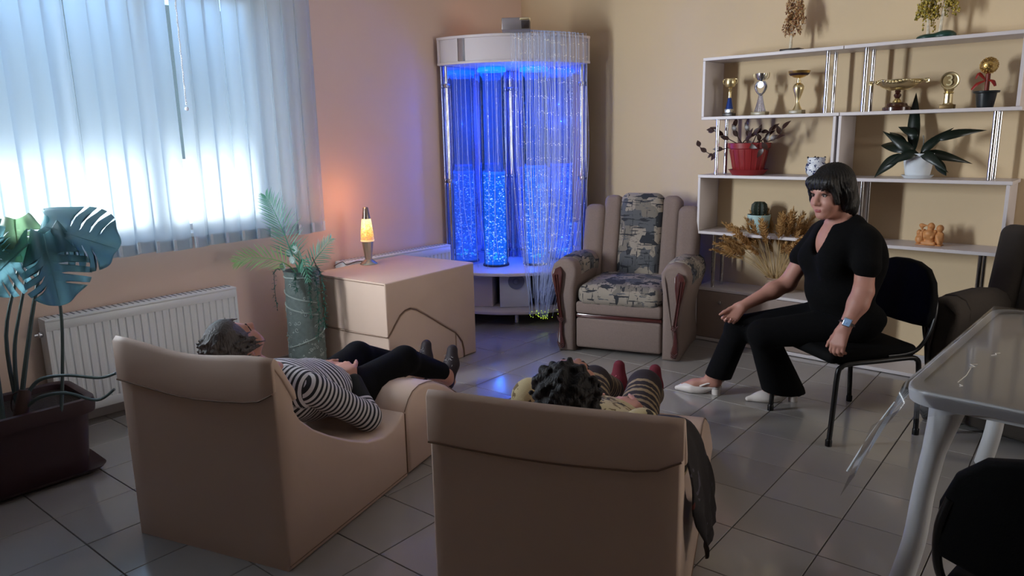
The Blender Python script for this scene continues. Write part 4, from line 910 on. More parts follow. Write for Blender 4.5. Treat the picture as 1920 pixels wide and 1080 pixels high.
# ------------------------------------------------------------------ monstera in a planter
t = thing('potted_monstera', 'large split leaved plant in a dark brown rectangular planter', 'potted plant', (0, 0, 0))
PL = mat('brown_plastic', '#3b262b', .4, var=.05)
px0, px1, py0, py1, PH = -3.955, -3.545, .28, 1.135, .365
bm = B(); rr = lambda d, z, r=.07: [(x, y, z) for x, y in rrect(px0+d, px1-d, py0+d, py1-d, r)]
rings = [[bm.verts.new(p) for p in rr(d, z)] for d, z in ((.045, .012), (.022, PH-.07), (.0, PH-.065), (-.004, PH-.03), (.0, PH), (.018, PH+.003), (.03, PH-.004), (.036, PH-.06))]
for A, Q in zip(rings, rings[1:]):
    for k in range(len(A)): bm.faces.new((A[k], A[(k+1) % len(A)], Q[(k+1) % len(A)], Q[k]))
bm.faces.new(rings[0]); obj('planter', bm, PL, t, 50)
bm = B(); prism(bm, rrect(px0+.036, px1-.036, py0+.036, py1-.036, .05), .2, PH-.03, 'z'); obj('soil', bm, SOIL, t)
bm = B(); rings = [[bm.verts.new(p) for p in rr(d, z)] for d, z in ((.04, .0), (-.005, .025), (-.012, .036), (.0, .03), (.04, .010))]
for A, Q in zip(rings, rings[1:]):
    for k in range(len(A)): bm.faces.new((A[k], A[(k+1) % len(A)], Q[(k+1) % len(A)], Q[k]))
bm.faces.new(rings[0]); bm.faces.new(rings[-1]); obj('saucer', bm, PL, t, 50)
ML = leaf_mat('monstera_leaf_glare', '#6f9096', '#a9cacf', .75, .45); ML2 = leaf_mat('monstera_leaf_pale', '#8fa890', '#b8d2b8', .7, .4)  # ML: window glare painted into the green leaf as pale teal
MS = mat('monstera_stem', '#4a5c5c', .5, var=.2); MS2 = mat('brown_aerial_root', '#4d3a36', .7, var=.2)
view = -fw
def monstera(base, tip, wid, cuts, m, droop=.12, tiltw=0., holes=()):
    base, tip = V(base)+view*.03, V(tip)+view*.11; ax = (tip-base); L = ax.length; ax.normalize(); sd = ax.cross(view).normalized()
    sd = (sd+view*tiltw).normalized(); nn = sd.cross(ax).normalized()
    bm = B(); N, K = 150, 6; rows = []
    for k in range(N+1):
        u = k/N; x = .5*wid*math.sin(PI*min(1, .08+.92*u))**.7*(1-.22*u); ye = L*(u+.15*math.sin(PI*u))-.16*L*math.exp(-(u/.11)**2); f = 1.
        for c, w_, dp in cuts: f = min(f, 1-dp*max(0, 1-abs(u-c)/w_)**.35)
        mid = bm.verts.new((0, L*u, 0)); row = [[bm.verts.new((s_*x*f*q/K, L*u+(ye-L*u)*f*q/K, 0)) for q in range(1, K+1)] for s_ in (-1, 1)]
        rows.append([mid]+row[0]); rows.append([mid]+row[1])
    for k in range(N):
        for s_ in (0, 1):
            A, Q = rows[2*k+s_], rows[2*k+2+s_]
            for q in range(K): bm.faces.new((A[q], A[q+1], Q[q+1], Q[q]))
    for v in bm.verts:
        x, y, _ = v.co; u = y/L; z = -droop*(u**2)*L*1.2-abs(x)*.22+.01*math.sin(x*60); v.co = base+ax*y+sd*x+nn*z
    o = solid(obj('leaf', bm, m, t, 60), .0012)
    bm = B(); tube(bm, [base+ax*(L*u)+nn*(-droop*u*u*L*1.2+.002) for u in (0, .25, .5, .75, .97)], [.004, .001], 6); obj('midrib', bm, m, o); return o
C1 = [(.27, .020, .82), (.40, .024, .84), (.53, .024, .82), (.66, .020, .72)]
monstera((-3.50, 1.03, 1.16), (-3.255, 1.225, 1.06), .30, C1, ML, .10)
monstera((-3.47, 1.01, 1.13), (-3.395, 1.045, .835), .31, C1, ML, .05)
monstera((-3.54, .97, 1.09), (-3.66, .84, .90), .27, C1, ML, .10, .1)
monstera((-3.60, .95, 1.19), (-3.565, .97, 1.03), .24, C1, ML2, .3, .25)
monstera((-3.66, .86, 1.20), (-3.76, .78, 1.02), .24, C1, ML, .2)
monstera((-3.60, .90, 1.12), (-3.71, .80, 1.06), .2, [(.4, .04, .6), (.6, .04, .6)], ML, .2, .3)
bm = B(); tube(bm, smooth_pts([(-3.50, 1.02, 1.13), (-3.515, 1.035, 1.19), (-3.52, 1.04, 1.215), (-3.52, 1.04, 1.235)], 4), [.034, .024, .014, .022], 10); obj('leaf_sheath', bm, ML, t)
bs_ = (-3.62, .84, .34)
for pts, r in (([bs_, (-3.58, .86, .60), (-3.55, .93, .90), (-3.50, 1.03, 1.15)], [.012, .006]), ([(-3.55, .98, .33), (-3.50, .97, .55), (-3.46, .985, .82), (-3.47, 1.0, 1.12)], [.008, .006]), ([bs_, (-3.62, .83, .62), (-3.59, .87, .82), (-3.54, .97, 1.09)], [.010, .005]), ([bs_, (-3.66, .82, .7), (-3.63, .90, 1.0), (-3.60, .95, 1.19)], [.01, .004]), ([(-3.63, .78, .34), (-3.68, .77, .6), (-3.72, .78, .9), (-3.66, .86, 1.20)], [.012, .005])):
    pts = [V(q)-view*(.05 if 0 < i < len(pts)-1 else 0) for i, q in enumerate(pts)]; bm = B(); tube(bm, smooth_pts(pts, 5), r, 8); obj('stem', bm, MS, t)
bm = B(); tube(bm, smooth_pts([(-3.62, .84, .33), (-3.60, .86, .42), (-3.60, .87, .46)], 4), [.030, .024], 10); obj('trunk', bm, MS2, t)
for pts in ([(-3.60, .87, .43), (-3.56, .92, .50), (-3.45, .99, .525), (-3.33, 1.08, .515), (-3.27, 1.13, .535)], [(-3.60, .86, .38), (-3.54, .91, .43), (-3.44, .98, .45), (-3.33, 1.06, .42), (-3.26, 1.11, .47)]):
    bm = B(); tube(bm, smooth_pts(pts, 6), [.009, .007, .006], 8); obj('aerial_root', bm, MS, t)
bm = B(); tube(bm, smooth_pts([(-3.60, .85, .46), (-3.63, .83, .44), (-3.64, .82, .38), (-3.62, .83, .35)], 5), .003, 6); obj('aerial_root', bm, MS2, t)

# ------------------------------------------------------------------ tall vase with palm
VX, VY = -3.985, 2.52
t = thing('floor_vase', 'tall grey carved floor vase beside the foam cube', 'vase', (VX, VY, 0))
VS = mat('grey_green_stone', '#64716f', .6, var=.35, scale=30, bump=.5, bscale=70)
obj('vase_body', lathe(B(), [(0, 0), (.118, 0), (.12, .03), (.117, .08), (.112, .3), (.108, .5), (.104, .66), (.108, .69), (.112, .70), (.098, .70), (.092, .66), (0, .64)], n=40), VS, t)
vr = lambda z: .118-.014*z/.66
for z0, z1, a0, a1 in ((.05, .10, 0, 2*PI), (.22, .34, -1.6, 1.4), (.50, .42, -2.4, .3), (.58, .50, -2.4, .2), (.20, .30, 2., 4.6), (.66, .665, 0, 2*PI)):
    bm = B(); tube(bm, [((vr(z0)+.003)*math.cos(a0+(a1-a0)*k/40), (vr(z0)+.003)*math.sin(a0+(a1-a0)*k/40), z0+(z1-z0)*k/40) for k in range(41)], .0045, 6); obj('rope_band', bm, mat('pale_rope', '#94a09c', .6), t)
R = random.Random(6); bm = B()
for i in range(150):
    a = R.uniform(0, 2*PI); z = R.choice((R.uniform(.04, .30), R.uniform(.04, .62))); r = R.uniform(.006, .016); s = R.choice((-1, 1)); a_ = R.uniform(0, 6)
    tube(bm, [((vr(z)+.002)*math.cos(a+rr_*math.cos(q)/.115), (vr(z)+.002)*math.sin(a+rr_*math.cos(q)/.115), z+rr_*math.sin(q)) for k in range(9) for q in [a_+s*k*.75] for rr_ in [r*(1-k/11)]], .002, 4)
obj('carved_curls', bm, mat('pale_relief', '#a7b2b0', .6), t, 50, kind='stuff')
p = thing('artificial_palm', 'artificial palm fronds and trailing vines in the tall grey vase', 'artificial plant', (VX, VY, .70))
PG = leaf_mat('palm_leaf', '#5f9a86', '#8cd0a8', .45, .4); PGL = leaf_mat('palm_leaf_pale', '#8ab878', '#b4e090', .45, .4); VG = leaf_mat('vine_leaf', '#2f5a50', '#3f7a68', .3)
def frond(pts, ll, n, m, seed, spread=1.):
    R = random.Random(seed); sp = smooth_pts(pts, 8); bm = B(); tube(bm, sp, [.005, .0015], 6); fr = obj('frond', bm, m, p); bm = B()
    for i in range(n):
        u = .22+.78*i/(n-1); k = min(len(sp)-2, int(u*(len(sp)-1))); q = sp[k].lerp(sp[k+1], u*(len(sp)-1)-k); d = (sp[k+1]-sp[k]).normalized(); sd = d.cross(view).normalized()
        for s in (-1, 1):
            dd = (d*(.55+.6*u)+sd*s*spread*(1-.35*u)+view*R.uniform(-.25, .35)+V((0, 0, .15))).normalized()
            leafshape(bm, q, dd, (.3, -.5, .8), ll*(math.sin(PI*(.25+.7*u))**.6)*R.uniform(.85, 1.1), .0085, R.uniform(.05, .25), 4, .2)
    obj('leaflets', bm, m, fr, 60, kind='stuff')
frond([(.0, 0, -.05), (.01, -.06, .10), (-.005, -.10, .25), (-.06, -.12, .38), (-.115, -.13, .46)], .155, 24, PG, 1)
frond([(-.02, 0, -.05), (-.02, -.08, .04), (-.06, -.18, .09), (-.12, -.28, .10), (-.16, -.34, .08)], .12, 18, PGL, 2)
frond([(.03, .01, -.05), (.10, .03, .06), (.17, .05, .13), (.235, .07, .20)], .10, 14, PG, 3)
frond([(.03, -.03, -.03), (.09, -.05, .08), (.14, -.06, .06), (.16, -.06, -.04)], .08, 12, PG, 4)
frond([(.0, -.02, -.03), (.05, -.04, .10), (.03, -.06, .16)], .07, 10, PG, 5)
for i, (x, y, z) in enumerate(((-.02, -.05, .10), (.05, -.05, .13), (-.04, -.09, .02), (.06, -.08, .07))):
    bm = B()
    for k in range(14): a = 2*PI*k/14; tube(bm, [(x, y, z), (x+.03*math.cos(a), y-.015, z+.03*math.sin(a)*.8+.01)], [.003, .005], 5)
    obj('flower', bm, mat('pale_flower', '#a3b5b0', .7), p, 60)
for i, pts in enumerate(([(.05, .0, -.01), (.13, .0, .0), (.155, .0, -.10), (.16, .0, -.25), (.15, -.01, -.42)], [(.05, -.03, 0), (.12, -.04, .0), (.135, -.04, -.12), (.135, -.04, -.28)], [(.06, .02, 0), (.15, .03, .01), (.18, .03, -.08), (.185, .03, -.2), (.18, .02, -.34)], [(-.05, -.08, 0), (-.12, -.11, .0), (-.125, -.12, -.12), (-.115, -.12, -.24)], [(.04, -.06, 0), (.085, -.10, .0), (.09, -.10, -.1)])):
    sp = smooth_pts(pts, 8); bm = B(); tube(bm, sp, .0018, 5); vn = obj('vine', bm, VG, p); bm = B(); R = random.Random(20+i)
    for k in range(6, len(sp)):
        for _ in range(5 if i != 3 else 2): leafshape(bm, sp[k]+V((0, 0, R.uniform(-.008, .008))), (R.uniform(-1, 1), R.uniform(-1, .6), R.uniform(-.7, .5)), (0, -.4, 1), R.uniform(.018, .036), .008, .2, 2)
    obj('vine_leaves', bm, VG, vn, 60, kind='stuff')
bm = B(); tube(bm, [(.115, .01, .09), (.15, .03, .0)], .003, 6); obj('twig', bm, MS2, p)

# ------------------------------------------------------------------ people
def head_prims(o, f, u, k=1.):
    o, f, u = V(o), V(f).normalized(), V(u); u = (u-f*u.dot(f)).normalized(); l = u.cross(f)
    P = lambda a, b, c: o+f*(a*k)+l*(b*k)+u*(c*k); R = (tuple(f), tuple(l), tuple(u)); E_ = lambda c, r, kk=.02: ell(P(*c), [x*k for x in r], kk*k, R)
    M_ = lambda c, r, kk=.012: minus(P(*c), [x*k for x in r], kk, R)
    sk = [E_((-.008, 0, .02), (.094, .074, .096)), E_((.042, 0, -.05), (.054, .058, .068), .03), E_((.074, 0, -.102), (.022, .026, .018), .03),
          cap(P(.082, -.034, .016), P(.082, .034, .016), .010, k=.02)] + [E_((.060, s*.037, -.045), (.028, .026, .026), .02) for s in (-1, 1)] + [M_((.098, s*.031, -.002), (.014, .016, .009)) for s in (-1, 1)] + \
         [cap(P(.086, 0, .004), P(.110, 0, -.036), .008, .0125, k=.014)] + [E_((.098, s*.012, -.042), (.010, .009, .008), .008) for s in (-1, 1)] + [cap(P(.086, -.020, -.072), P(.086, .020, -.072), .009, k=.012)] + [M_((.103, 0, -.0735), (.012, .024, .0025), .005)] + \
         [E_((-.008, s*.077, -.015), (.016, .008, .030), .008) for s in (-1, 1)]
    return sk, P, R, (f, l, u)
def face(par, P, R, k=1., lip='#8a3c3a', iris='#2a1a12', smile=.006):
    for s in (-1, 1):
        e = obj('eye', ball(B(), P(.0775, s*.031, -.004), .0108*k, 2), mat('eye_white', '#b4aaa4', .3), par)
        obj('iris', ball(B(), P(.0838, s*.0300, -.0045), .0064*k, 2), mat('iris'+iris, iris, .2), e)
        bm = B(); tube(bm, [P(.0895, s*.014, .016), P(.092, s*.03, .021), P(.082, s*.050, .014)], [.002*k, .0038*k, .0012*k], 6); obj('eyebrow', bm, mat('brow_hair', '#1c120e', .8), par)
        bm = B(); tube(bm, smooth_pts([P(.0845, s*.018, -.003), P(.0885, s*.030, .0035), P(.079, s*.045, -.004)], 4), [.0018*k, .0036*k, .0016*k], 6); obj('upper_eyelid', bm, mat('lash_line', '#2a1814', .7), par)
    for dz, r, nm in ((.0030, .0040, 'upper_lip'), (-.0042, .0050, 'lower_lip')):
        bm = B(); tube(bm, smooth_pts([P(.081, -.031, -.0735+smile), P(.093, -.014, -.0725+dz), P(.0965, 0, -.0745+dz*.9), P(.093, .014, -.0725+dz), P(.081, .031, -.0735+smile)], 4), [.002*k, r*k, r*k, .002*k], 8); obj(nm, bm, mat('lips'+lip, lip, .45), par)
def hand_prims(w, d, palm, t, curl, k=1., thumb=(.6, .7, .3), spread=.0):
    w, d, palm, t = V(w), V(d).normalized(), V(palm), V(t); palm = (palm-d*palm.dot(d)).normalized(); t = (t-d*t.dot(d)-palm*t.dot(palm)).normalized(); P = []; tips = []
    for i, (o, L) in enumerate(((.029, .068), (.010, .076), (-.009, .071), (-.027, .056))):
        kn = w+(d*(.086-.004*abs(i-1))+t*o)*k; P.append(cap(w+t*(o*.55*k)+d*.01*k, kn, .0145*k, .0115*k, .016))
        a = 0; p = kn; cu = curl[i] if isinstance(curl[0], (tuple, list)) else curl; sd = t*(spread*(1.5-i))
        for fr, c, r0_, r1_ in ((.45, cu[0], .0098, .0088), (.30, cu[1], .0088, .008), (.25, cu[2], .008, .0066)):
            a += c; q = p+(d*math.cos(a)+palm*math.sin(a)+sd*math.cos(a)).normalized()*(L*fr*k*1.12); P.append(cap(p, q, r0_*k, r1_*k, .004)); p = q
        tips.append((p, (d*math.cos(a)+palm*math.sin(a)).normalized(), (palm*math.cos(a)-d*math.sin(a))))
    p = w+d*(.022*k)+t*(.024*k); dr = (d*thumb[0]+t*thumb[1]+palm*thumb[2]).normalized(); P.append(cap(w+d*.01*k+t*.012*k, p, .016*k, .014*k, .012))
    for L, r0_, r1_, bend in ((.042, .0135, .0108, 0), (.032, .0105, .0095, .35), (.026, .0095, .0072, .35)):
        dr = (dr+d*bend*.5+palm*bend*.2).normalized(); q = p+dr*(L*k); P.append(cap(p, q, r0_*k, r1_*k, .007)); p = q
    tips.append((p, dr, palm)); return P, tips
def nails(par, tips):
    m = mat('finger_nail', '#d8a498', .3)
    for p, d, pl in tips: 
        n_ = -pl.normalized(); sd = d.cross(n_); bm = ball(B(), (0, 0, 0), 1, 2)
        for v in bm.verts: c = v.co.copy(); v.co = p+n_*.0048+d*(c.x*.006)+sd*(c.y*.0048)+n_*(c.z*.0026)
        obj('nail', bm, m, par)
def hair_mat(name, col, sheen=.45):
    return mat(name, col, sheen, var=.35, scale=1., bump=.6, bscale=1., stretch=(160, 160, 22), spec=.35)

# ---- seated woman in black
cW = V((-1.135, 3.80, 0)); fW = V((-.575, -.818, 0)); lW = V((.818, -.575, 0)); fW.normalize(); lW.normalize(); Z = V((0, 0, 1))
Wp = lambda s, l, z: cW+fW*s+lW*l+Z*z
RW = (tuple(fW), tuple(lW), (0, 0, 1)); EW = lambda c, r, k=.03: ell(Wp(*c), r, k, RW)
hf = (fW+lW*.22-Z*.17).normalized(); hu = (Z+fW*.16).normalized()
sk, HP, HR, ax = head_prims(Wp(.112, -.004, 1.203), hf, hu, 1.03)
lh, ltips = hand_prims(Wp(.185, .252, .585), fW*.38-Z*.92+lW*.05, -fW*.75-Z*.3-lW*.35, fW*.6-lW*.8, ((.35, .75, .5), (.4, .8, .5), (.4, .8, .5), (.45, .8, .5)), 1.0, (.75, .45, .35))
rh, rtips = hand_prims(Wp(.42, -.24, .60), fW*.66-Z*.72-lW*.12, lW*.72+Z*.45+fW*.3, fW*.55+Z*.35-lW*.3, ((.45, .8, .6), (.6, .9, .6), (.7, .95, .6), (.8, .95, .6)), .98, (.9, .32, .25))
skin = sk + [cap(Wp(.075, 0, 1.15), Wp(.035, 0, 1.02), .052, .058, .03), EW((.045, 0, .93), (.118, .165, .14), .05), EW((.02, 0, .70), (.12, .15, .16), .05), EW((-.01, 0, .56), (.13, .17, .09), .05),
    cap(Wp(.03, -.13, .975), Wp(.03, .13, .975), .04, k=.03), cap(Wp(.03, .172, .955), Wp(.10, .255, .755), .046, .044, .03), cap(Wp(.10, .255, .755), Wp(.125, .258, .70), .044, .043, .02), cap(Wp(.125, .258, .70), Wp(.185, .252, .585), .043, .028, .03),
    cap(Wp(.05, -.17, .96), Wp(.17, -.23, .705), .049, .043, .03), cap(Wp(.17, -.23, .705), Wp(.25, -.235, .672), .043, .041, .02), cap(Wp(.25, -.235, .672), Wp(.42, -.24, .60), .041, .027, .03)] + lh + rh + \
    [cap(Wp(0, .09, .53), Wp(.38, -.12, .465), .075, .05), cap(Wp(.38, -.12, .465), Wp(.085, -.335, .13), .048, .034), cap(Wp(0, -.09, .53), Wp(.42, -.28, .455), .075, .05), cap(Wp(.42, -.28, .455), Wp(.40, -.565, .12), .048, .032)] + \
    [q for h, tt in (((.0, -.325), (.285, -.41)), ((.358, -.54), (.575, -.70))) for hv, tv_ in [(V((*h, 0)), V((*tt, 0)))] for dv in [(tv_-hv).normalized()] for pt in [lambda u, z: Wp(*(hv+dv*u).xy, z)] for q in (cap(pt(.035, .12), pt(.03, .075), .034, .032, .03), cap(pt(.03, .085), pt(.15, .045), .034, .028, .03), cap(pt(.15, .045), pt(.21, .03), .030, .02, .03))]
WOM = sdf('person', skin, .0048, SKIN)
tag(WOM, 'woman with a dark bob in black clothes sitting on a black chair, smiling', 'person')
face(WOM, HP, HR, 1.03, '#8f4742', '#2a1a12', .012); nails(WOM, ltips+rtips)
HM = hair_mat('black_hair', '#0b0807')
eh = lambda c, r, k=.03: ell(HP(*c), r, k, HR)
hair = [eh((-.018, 0, .034), (.106, .092, .098)), eh((-.055, 0, -.05), (.070, .086, .10), .04)] + [cap(HP(-.006, s*.078, .0), HP(-.014, s*.074, -.075), .034, .026, .03) for s in (-1, 1)] + \
    [cap(HP(-.06, s*.05, -.07), HP(-.055, s*.06, -.105), .035, .022, .03) for s in (-1, 0, 1)] + [minus(HP(.090, 0, -.055), (.075, .060, .082), .012, HR), cap(HP(.066, -.045, .052), HP(.066, .045, .052), .033, k=.02), cap(HP(.082, -.04, .034), HP(.082, .035, .032), .013, k=.012), cap(HP(.058, -.066, .03), HP(.05, -.074, -.04), .016, .01, k=.015), cap(HP(.058, .066, .03), HP(.05, .074, -.045), .018, .012, k=.015)]
def strands(P0, u, amp, fr):
    o = np.array(P0); u = np.array(u)
    def f(v):
        d = v-o; h = d@u; r = d-h[:, None]*u; a = np.arctan2(r@np.array(ax[1]), r@np.array(ax[0])); n = d/(np.linalg.norm(d, axis=1)[:, None]+1e-9)
        return v+n*(amp*np.sin(a*fr+3*np.sin(h*40)))[:, None]
    return f
sdf('hair', hair, .0045, HM, WOM, noise=strands(HP(0, 0, 0), ax[2], .0022, 34))
BLO = mat('black_blouse', '#050506', .95, spec=.15, var=.1, bump=.2, bscale=200)
blouse = [EW((.035, 0, .93), (.140, .180, .15), .05), EW((.125, .075, .865), (.085, .085, .085), .05), EW((.125, -.075, .865), (.085, .085, .085), .05), EW((.03, 0, .72), (.155, .185, .17), .06), EW((-.025, 0, .57), (.165, .205, .10), .05), EW((-.07, 0, .86), (.10, .17, .17), .06),
    cap(Wp(.03, -.145, .985), Wp(.03, .145, .985), .058, k=.05), cap(Wp(.02, -.06, 1.045), Wp(.02, .06, 1.045), .045, k=.03), cap(Wp(.03, .172, .965), Wp(.073, .232, .87), .062, .064, .03), cap(Wp(.045, -.165, .955), Wp(.11, -.205, .845), .060, .062, .03),
    minus(Wp(.165, 0, 1.005), (.085, .04, .115), .012, RW), minus(Wp(.075, 0, 1.10), (.085, .075, .07), .012, RW)]
sdf('blouse', blouse, .0075, BLO, WOM)
TRO = mat('black_trousers', '#050507', .95, spec=.15, var=.1, bump=.2, bscale=200)
trous = [EW((-.02, 0, .555), (.16, .20, .095), .05), cap(Wp(0, .09, .545), Wp(.38, -.10, .485), .098, .072, .05), cap(Wp(.38, -.11, .475), Wp(.085, -.325, .05), .070, .112, .03), cap(Wp(0, -.09, .545), Wp(.42, -.27, .470), .095, .070, .05), cap(Wp(.42, -.275, .462), Wp(.375, -.55, .10), .066, .074, .03), cut(Wp(.1, -.33, .078), -Z+fW*.14)]
sdf('trousers', trous, .0075, TRO, WOM)
SHOE = mat('white_shoe_leather', '#cfc6c0', .4, var=.04)
for h, tt in (((.0, -.325), (.285, -.41)), ((.358, -.54), (.575, -.70))):
    hv, tv_ = V((*h, 0)), V((*tt, 0)); dv = (tv_-hv).normalized(); sv = V((-dv.y, dv.x, 0)); L_ = (tv_-hv).length
    pt = lambda u, w_, z: Wp(*(hv+dv*u+sv*w_).xy, z); R3 = (tuple((fW*dv.x+lW*dv.y)), tuple((fW*sv.x+lW*sv.y)), (0, 0, 1))
    so = sdf('shoe', [cap(pt(L_*.60, 0, .026), pt(L_*.92, 0, .014), .036, .014, .03), ell(pt(L_*.55, 0, .026), (.07, .042, .026), .03, R3), cap(pt(.03, 0, .058), pt(L_*.42, 0, .022), .024, .026, .03), minus(pt(L_*.38, 0, .085), (.085, .034, .046), .01, R3), cut((0, 0, .002), (0, 0, -1))], .0045, SHOE, WOM)
    c = pt(.024, 0, 0); obj('heel', lathe(B(), [(0, .001), (.024, .001), (.026, .03), (.028, .055), (0, .055)], c, 18), SHOE, so)
    bm = B(); tube(bm, [c+V((.0285*math.cos(a), .0285*math.sin(a), .05)) for a in [2*PI*k/18 for k in range(19)]], .003, 6); tube(bm, [c+V((.028*math.cos(a), .028*math.sin(a), .040)) for a in [2*PI*k/18 for k in range(19)]], .002, 6); obj('heel_trim', bm, SILVER, so, kind='stuff')
    bm = B(); tube(bm, smooth_pts([pt(L_*.42, .034, .05), pt(.06, .036, .075), pt(-.008, .012, .085), pt(-.008, -.012, .085), pt(.06, -.036, .075), pt(L_*.42, -.034, .05)], 5), .005, 6, flat=.5); obj('slingback_strap', bm, SHOE, so)
# watch
wd = (fW*.38-Z*.92).normalized(); wc = Wp(.172, .254, .612); wn = (lW*.75-fW*-.30+V((0, 0, .1))); wn = (wn-wd*wn.dot(wd)).normalized(); wn = (lW*.55+fW*.55); wn = (wn-wd*wn.dot(wd)).normalized(); ws = wd.cross(wn)
Mw = Mx((ws, wd, wn)).transposed().to_4x4(); Mw.translation = wc
wt = obj('watch_strap', (lambda b: ([setattr(v, 'co', Mw @ v.co) for v in b.verts], b)[1])(tube(B(), [(.031*math.cos(a), 0, .031*math.sin(a)) for a in [2*PI*k/24 for k in range(25)]], .011, 8, flat=.25)), mat('watch_strap_brown', '#2a1c1a', .6), WOM)
obj('watch_case', box(B(), -.019, .019, -.021, .021, .026, .038, .005, 3, Mw), SILVER, wt); obj('watch_face', box(B(), -.0145, .0145, -.0165, .0165, .0378, .0392, .002, 2, Mw), mat('watch_glass', '#8fb0d8', .1, var=.2, scale=80), wt)
bm = B(); tube(bm, [Mw @ V(q) for q in ((0, -.001, .0396), (0, .009, .0396))], .0006, 4); obj('watch_hand', bm, SILVER, wt)
bm = B(); tube(bm, smooth_pts([Wp(.06, .055, 1.06), Wp(.125, .03, .985), Wp(.150, 0, .945), Wp(.125, -.03, .985), Wp(.06, -.055, 1.06)], 6), .0012, 5); obj('necklace', bm, GOLD, WOM)

# ---- the two women lying on the loungers
def frame(L): return Mx.Translation(V(L[0])) @ Mx.Rotation(L[1], 4, 'Z')
def lying(L, hx, hy, hz, shz, kneeF, kneeN, footF, footN, skinm, topm, trm, hairf, label, sleevem, shoem, pat, shoe_style):
    M = frame(L); R3 = M.to_3x3()
    def G(pr):
        out = []
        for p in pr:
            p = list(p)
            out.append(tuple(p))
        return out
    f = V((0.05, .62, .78)); u = V((0, -.80, .60))
    sk, P, R, a = head_prims((hx, hy, hz), f, u, 1.0)
    sh = [(hx-.185, .405-shz[0]*.3, .535+shz[0]), (hx+.185, .405, .525+shz[1])]; el_ = [(hx-.255, .66, .345), (hx+.25, .675, .315)]; wr = [(hx-.10, .765, .475), (hx+.115, .765, .455)]
    h1, t1 = hand_prims(wr[0], (.9, .35, .12), (.1, .15, -1), (-.3, 1, .2), ((.25, .35, .25),)*4, .95, (.7, .6, .1)); h2, t2 = hand_prims(V(wr[1])+V((0, 0, .02)), (-.88, .42, .16), (.1, .1, -1), (.3, 1, .2), ((.3, .35, .25),)*4, .95, (.7, .6, .1))
    torso = lambda d: [ell((hx, .45, .485), (.185-d, .14-d, .12-d), .06), ell((hx, .60, .435), (.175-d, .16-d, .125-d), .06), ell((hx, .76, .375), (.175-d, .13-d, .105-d), .06), cap((hx-.15, .395, .53), (hx+.15, .395, .53), .062-d, k=.05)]
    kF, kN, fF, fN = V(kneeF), V(kneeN), V(footF), V(footN); hpF, hpN = V((hx-.09, .80, .365)), V((hx+.09, .80, .36))
    skin = sk+[cap(P(-.02, 0, -.07), V((hx, .39, .565)), .050, .055, .03)]+torso(.015)
    for i in (0, 1): skin += [cap(sh[i], el_[i], .048, .040, .03), cap(el_[i], wr[i], .038, .026, .03)]
    skin += h1+h2
    for hp, k, ft in ((hpF, kF, fF), (hpN, kN, fN)):
        an = ft+V((0, -.03, -.02)); skin += [cap(hp, k, .072, .05, .04), cap(k, an, .048, .033, .03), cap(an, ft+V((.0, .02, -.05)), .032, .032, .02), cap(an, ft+V((.0, .045, .05)), .032, .026, .03), cap(ft+V((.0, .045, .05)), ft+V((0, .06, .12)), .027, .02, .02)]
    PER = sdf('person', skin, .0058, skinm, xf=M); tag(PER, label, 'person')
    def sub(nm, pr, h, m, attr=False, noise=None): 
        o = sdf(nm, pr, h, m, PER, attr, None, M, noise); return o
    PP = lambda *q: M @ P(*q)
    face(PER, PP, None); nails(PER, [(M @ p, R3 @ d, R3 @ n_) for p, d, n_ in t1+t2])
    hp_, hn = hairf(P, R); sub('hair', hp_, .005, pat['hair'], noise=hn)
    top = torso(-.008)+[minus(V((hx, .37, .64)), (.075, .06, .075), .015)]
    sub('top', top, .008, topm, (0, 1, 0))
    for i in (0, 1):
        mid = V(sh[i]).lerp(V(el_[i]), 1.0); sub('sleeve', [cap(sh[i], el_[i], .066, .056, .03), cap(el_[i], V(el_[i]).lerp(V(wr[i]), .30), .056, .050, .03)], .007, topm, (0, 1, 0))
        if sleevem: sub('cuff', [cap(V(el_[i]).lerp(V(wr[i]), .25), V(el_[i]).lerp(V(wr[i]), .86), .049, .038, .02)], .007, sleevem)
    sub('trousers', [ell((hx, .775, .372), (.182, .13, .108), .05)]+[q for hp, k, ft in ((hpF, kF, fF), (hpN, kN, fN)) for q in (cap(hp, k, .098, .070, .05), cap(k, k.lerp(ft, pat['hem']), .068, pat['hemr'], .03))], .008, trm, (0, 1, 0))
    for ft in (fF, fN):
        so = sub('slipper' if shoe_style else 'shoe', [cap(ft+V((0, -.008, -.055)), ft+V((0, .04, .045)), .035, .039, .03), cap(ft+V((0, .04, .045)), ft+V((0, .058, .125)), .042, .030, .03), minus(ft+V((0, -.05, .0)), (.034, .04, .062), .012)], .005, shoem)
        q = lambda x, u_, o_=.0: M @ (ft+V((x, .04+.018*u_-.043+.012*(u_)**2-o_, .045+.08*u_)))
        if shoe_style:
            bm = B()
            for k in range(5): an_ = PI*(.1+.8*k/4); c0 = q(-.006, .12); tube(bm, smooth_pts([c0, q(-.006+.012*math.cos(an_)-.006, .12+.2*math.sin(an_)), q(-.006+.026*math.cos(an_), .12+.42*math.sin(an_)), q(-.006+.010*math.cos(an_)+.007, .12+.22*math.sin(an_))], 3), .0017, 5)
            obj('embroidery', bm, mat('pink_thread', '#d88090', .6), so, kind='stuff')
        else:
            bm = B(); rr_ = random.Random(int(ft.x*100))
            for k in range(16):
                c0 = q(rr_.uniform(-.024, .024), rr_.uniform(-.1, .95)); a_ = rr_.uniform(0, 6); tube(bm, [c0+R3 @ V((.008*math.cos(a_+j), -.002, .008*math.sin(a_+j))) for j in range(3)], .0014, 4)
            obj('embroidery', bm, mat('silver_thread', '#b8b4b8', .35, .6), so, kind='stuff')
    return PER
STR = stripe_mat('striped_jersey', '#c4c0c2', '#14141c', .0235, .52)
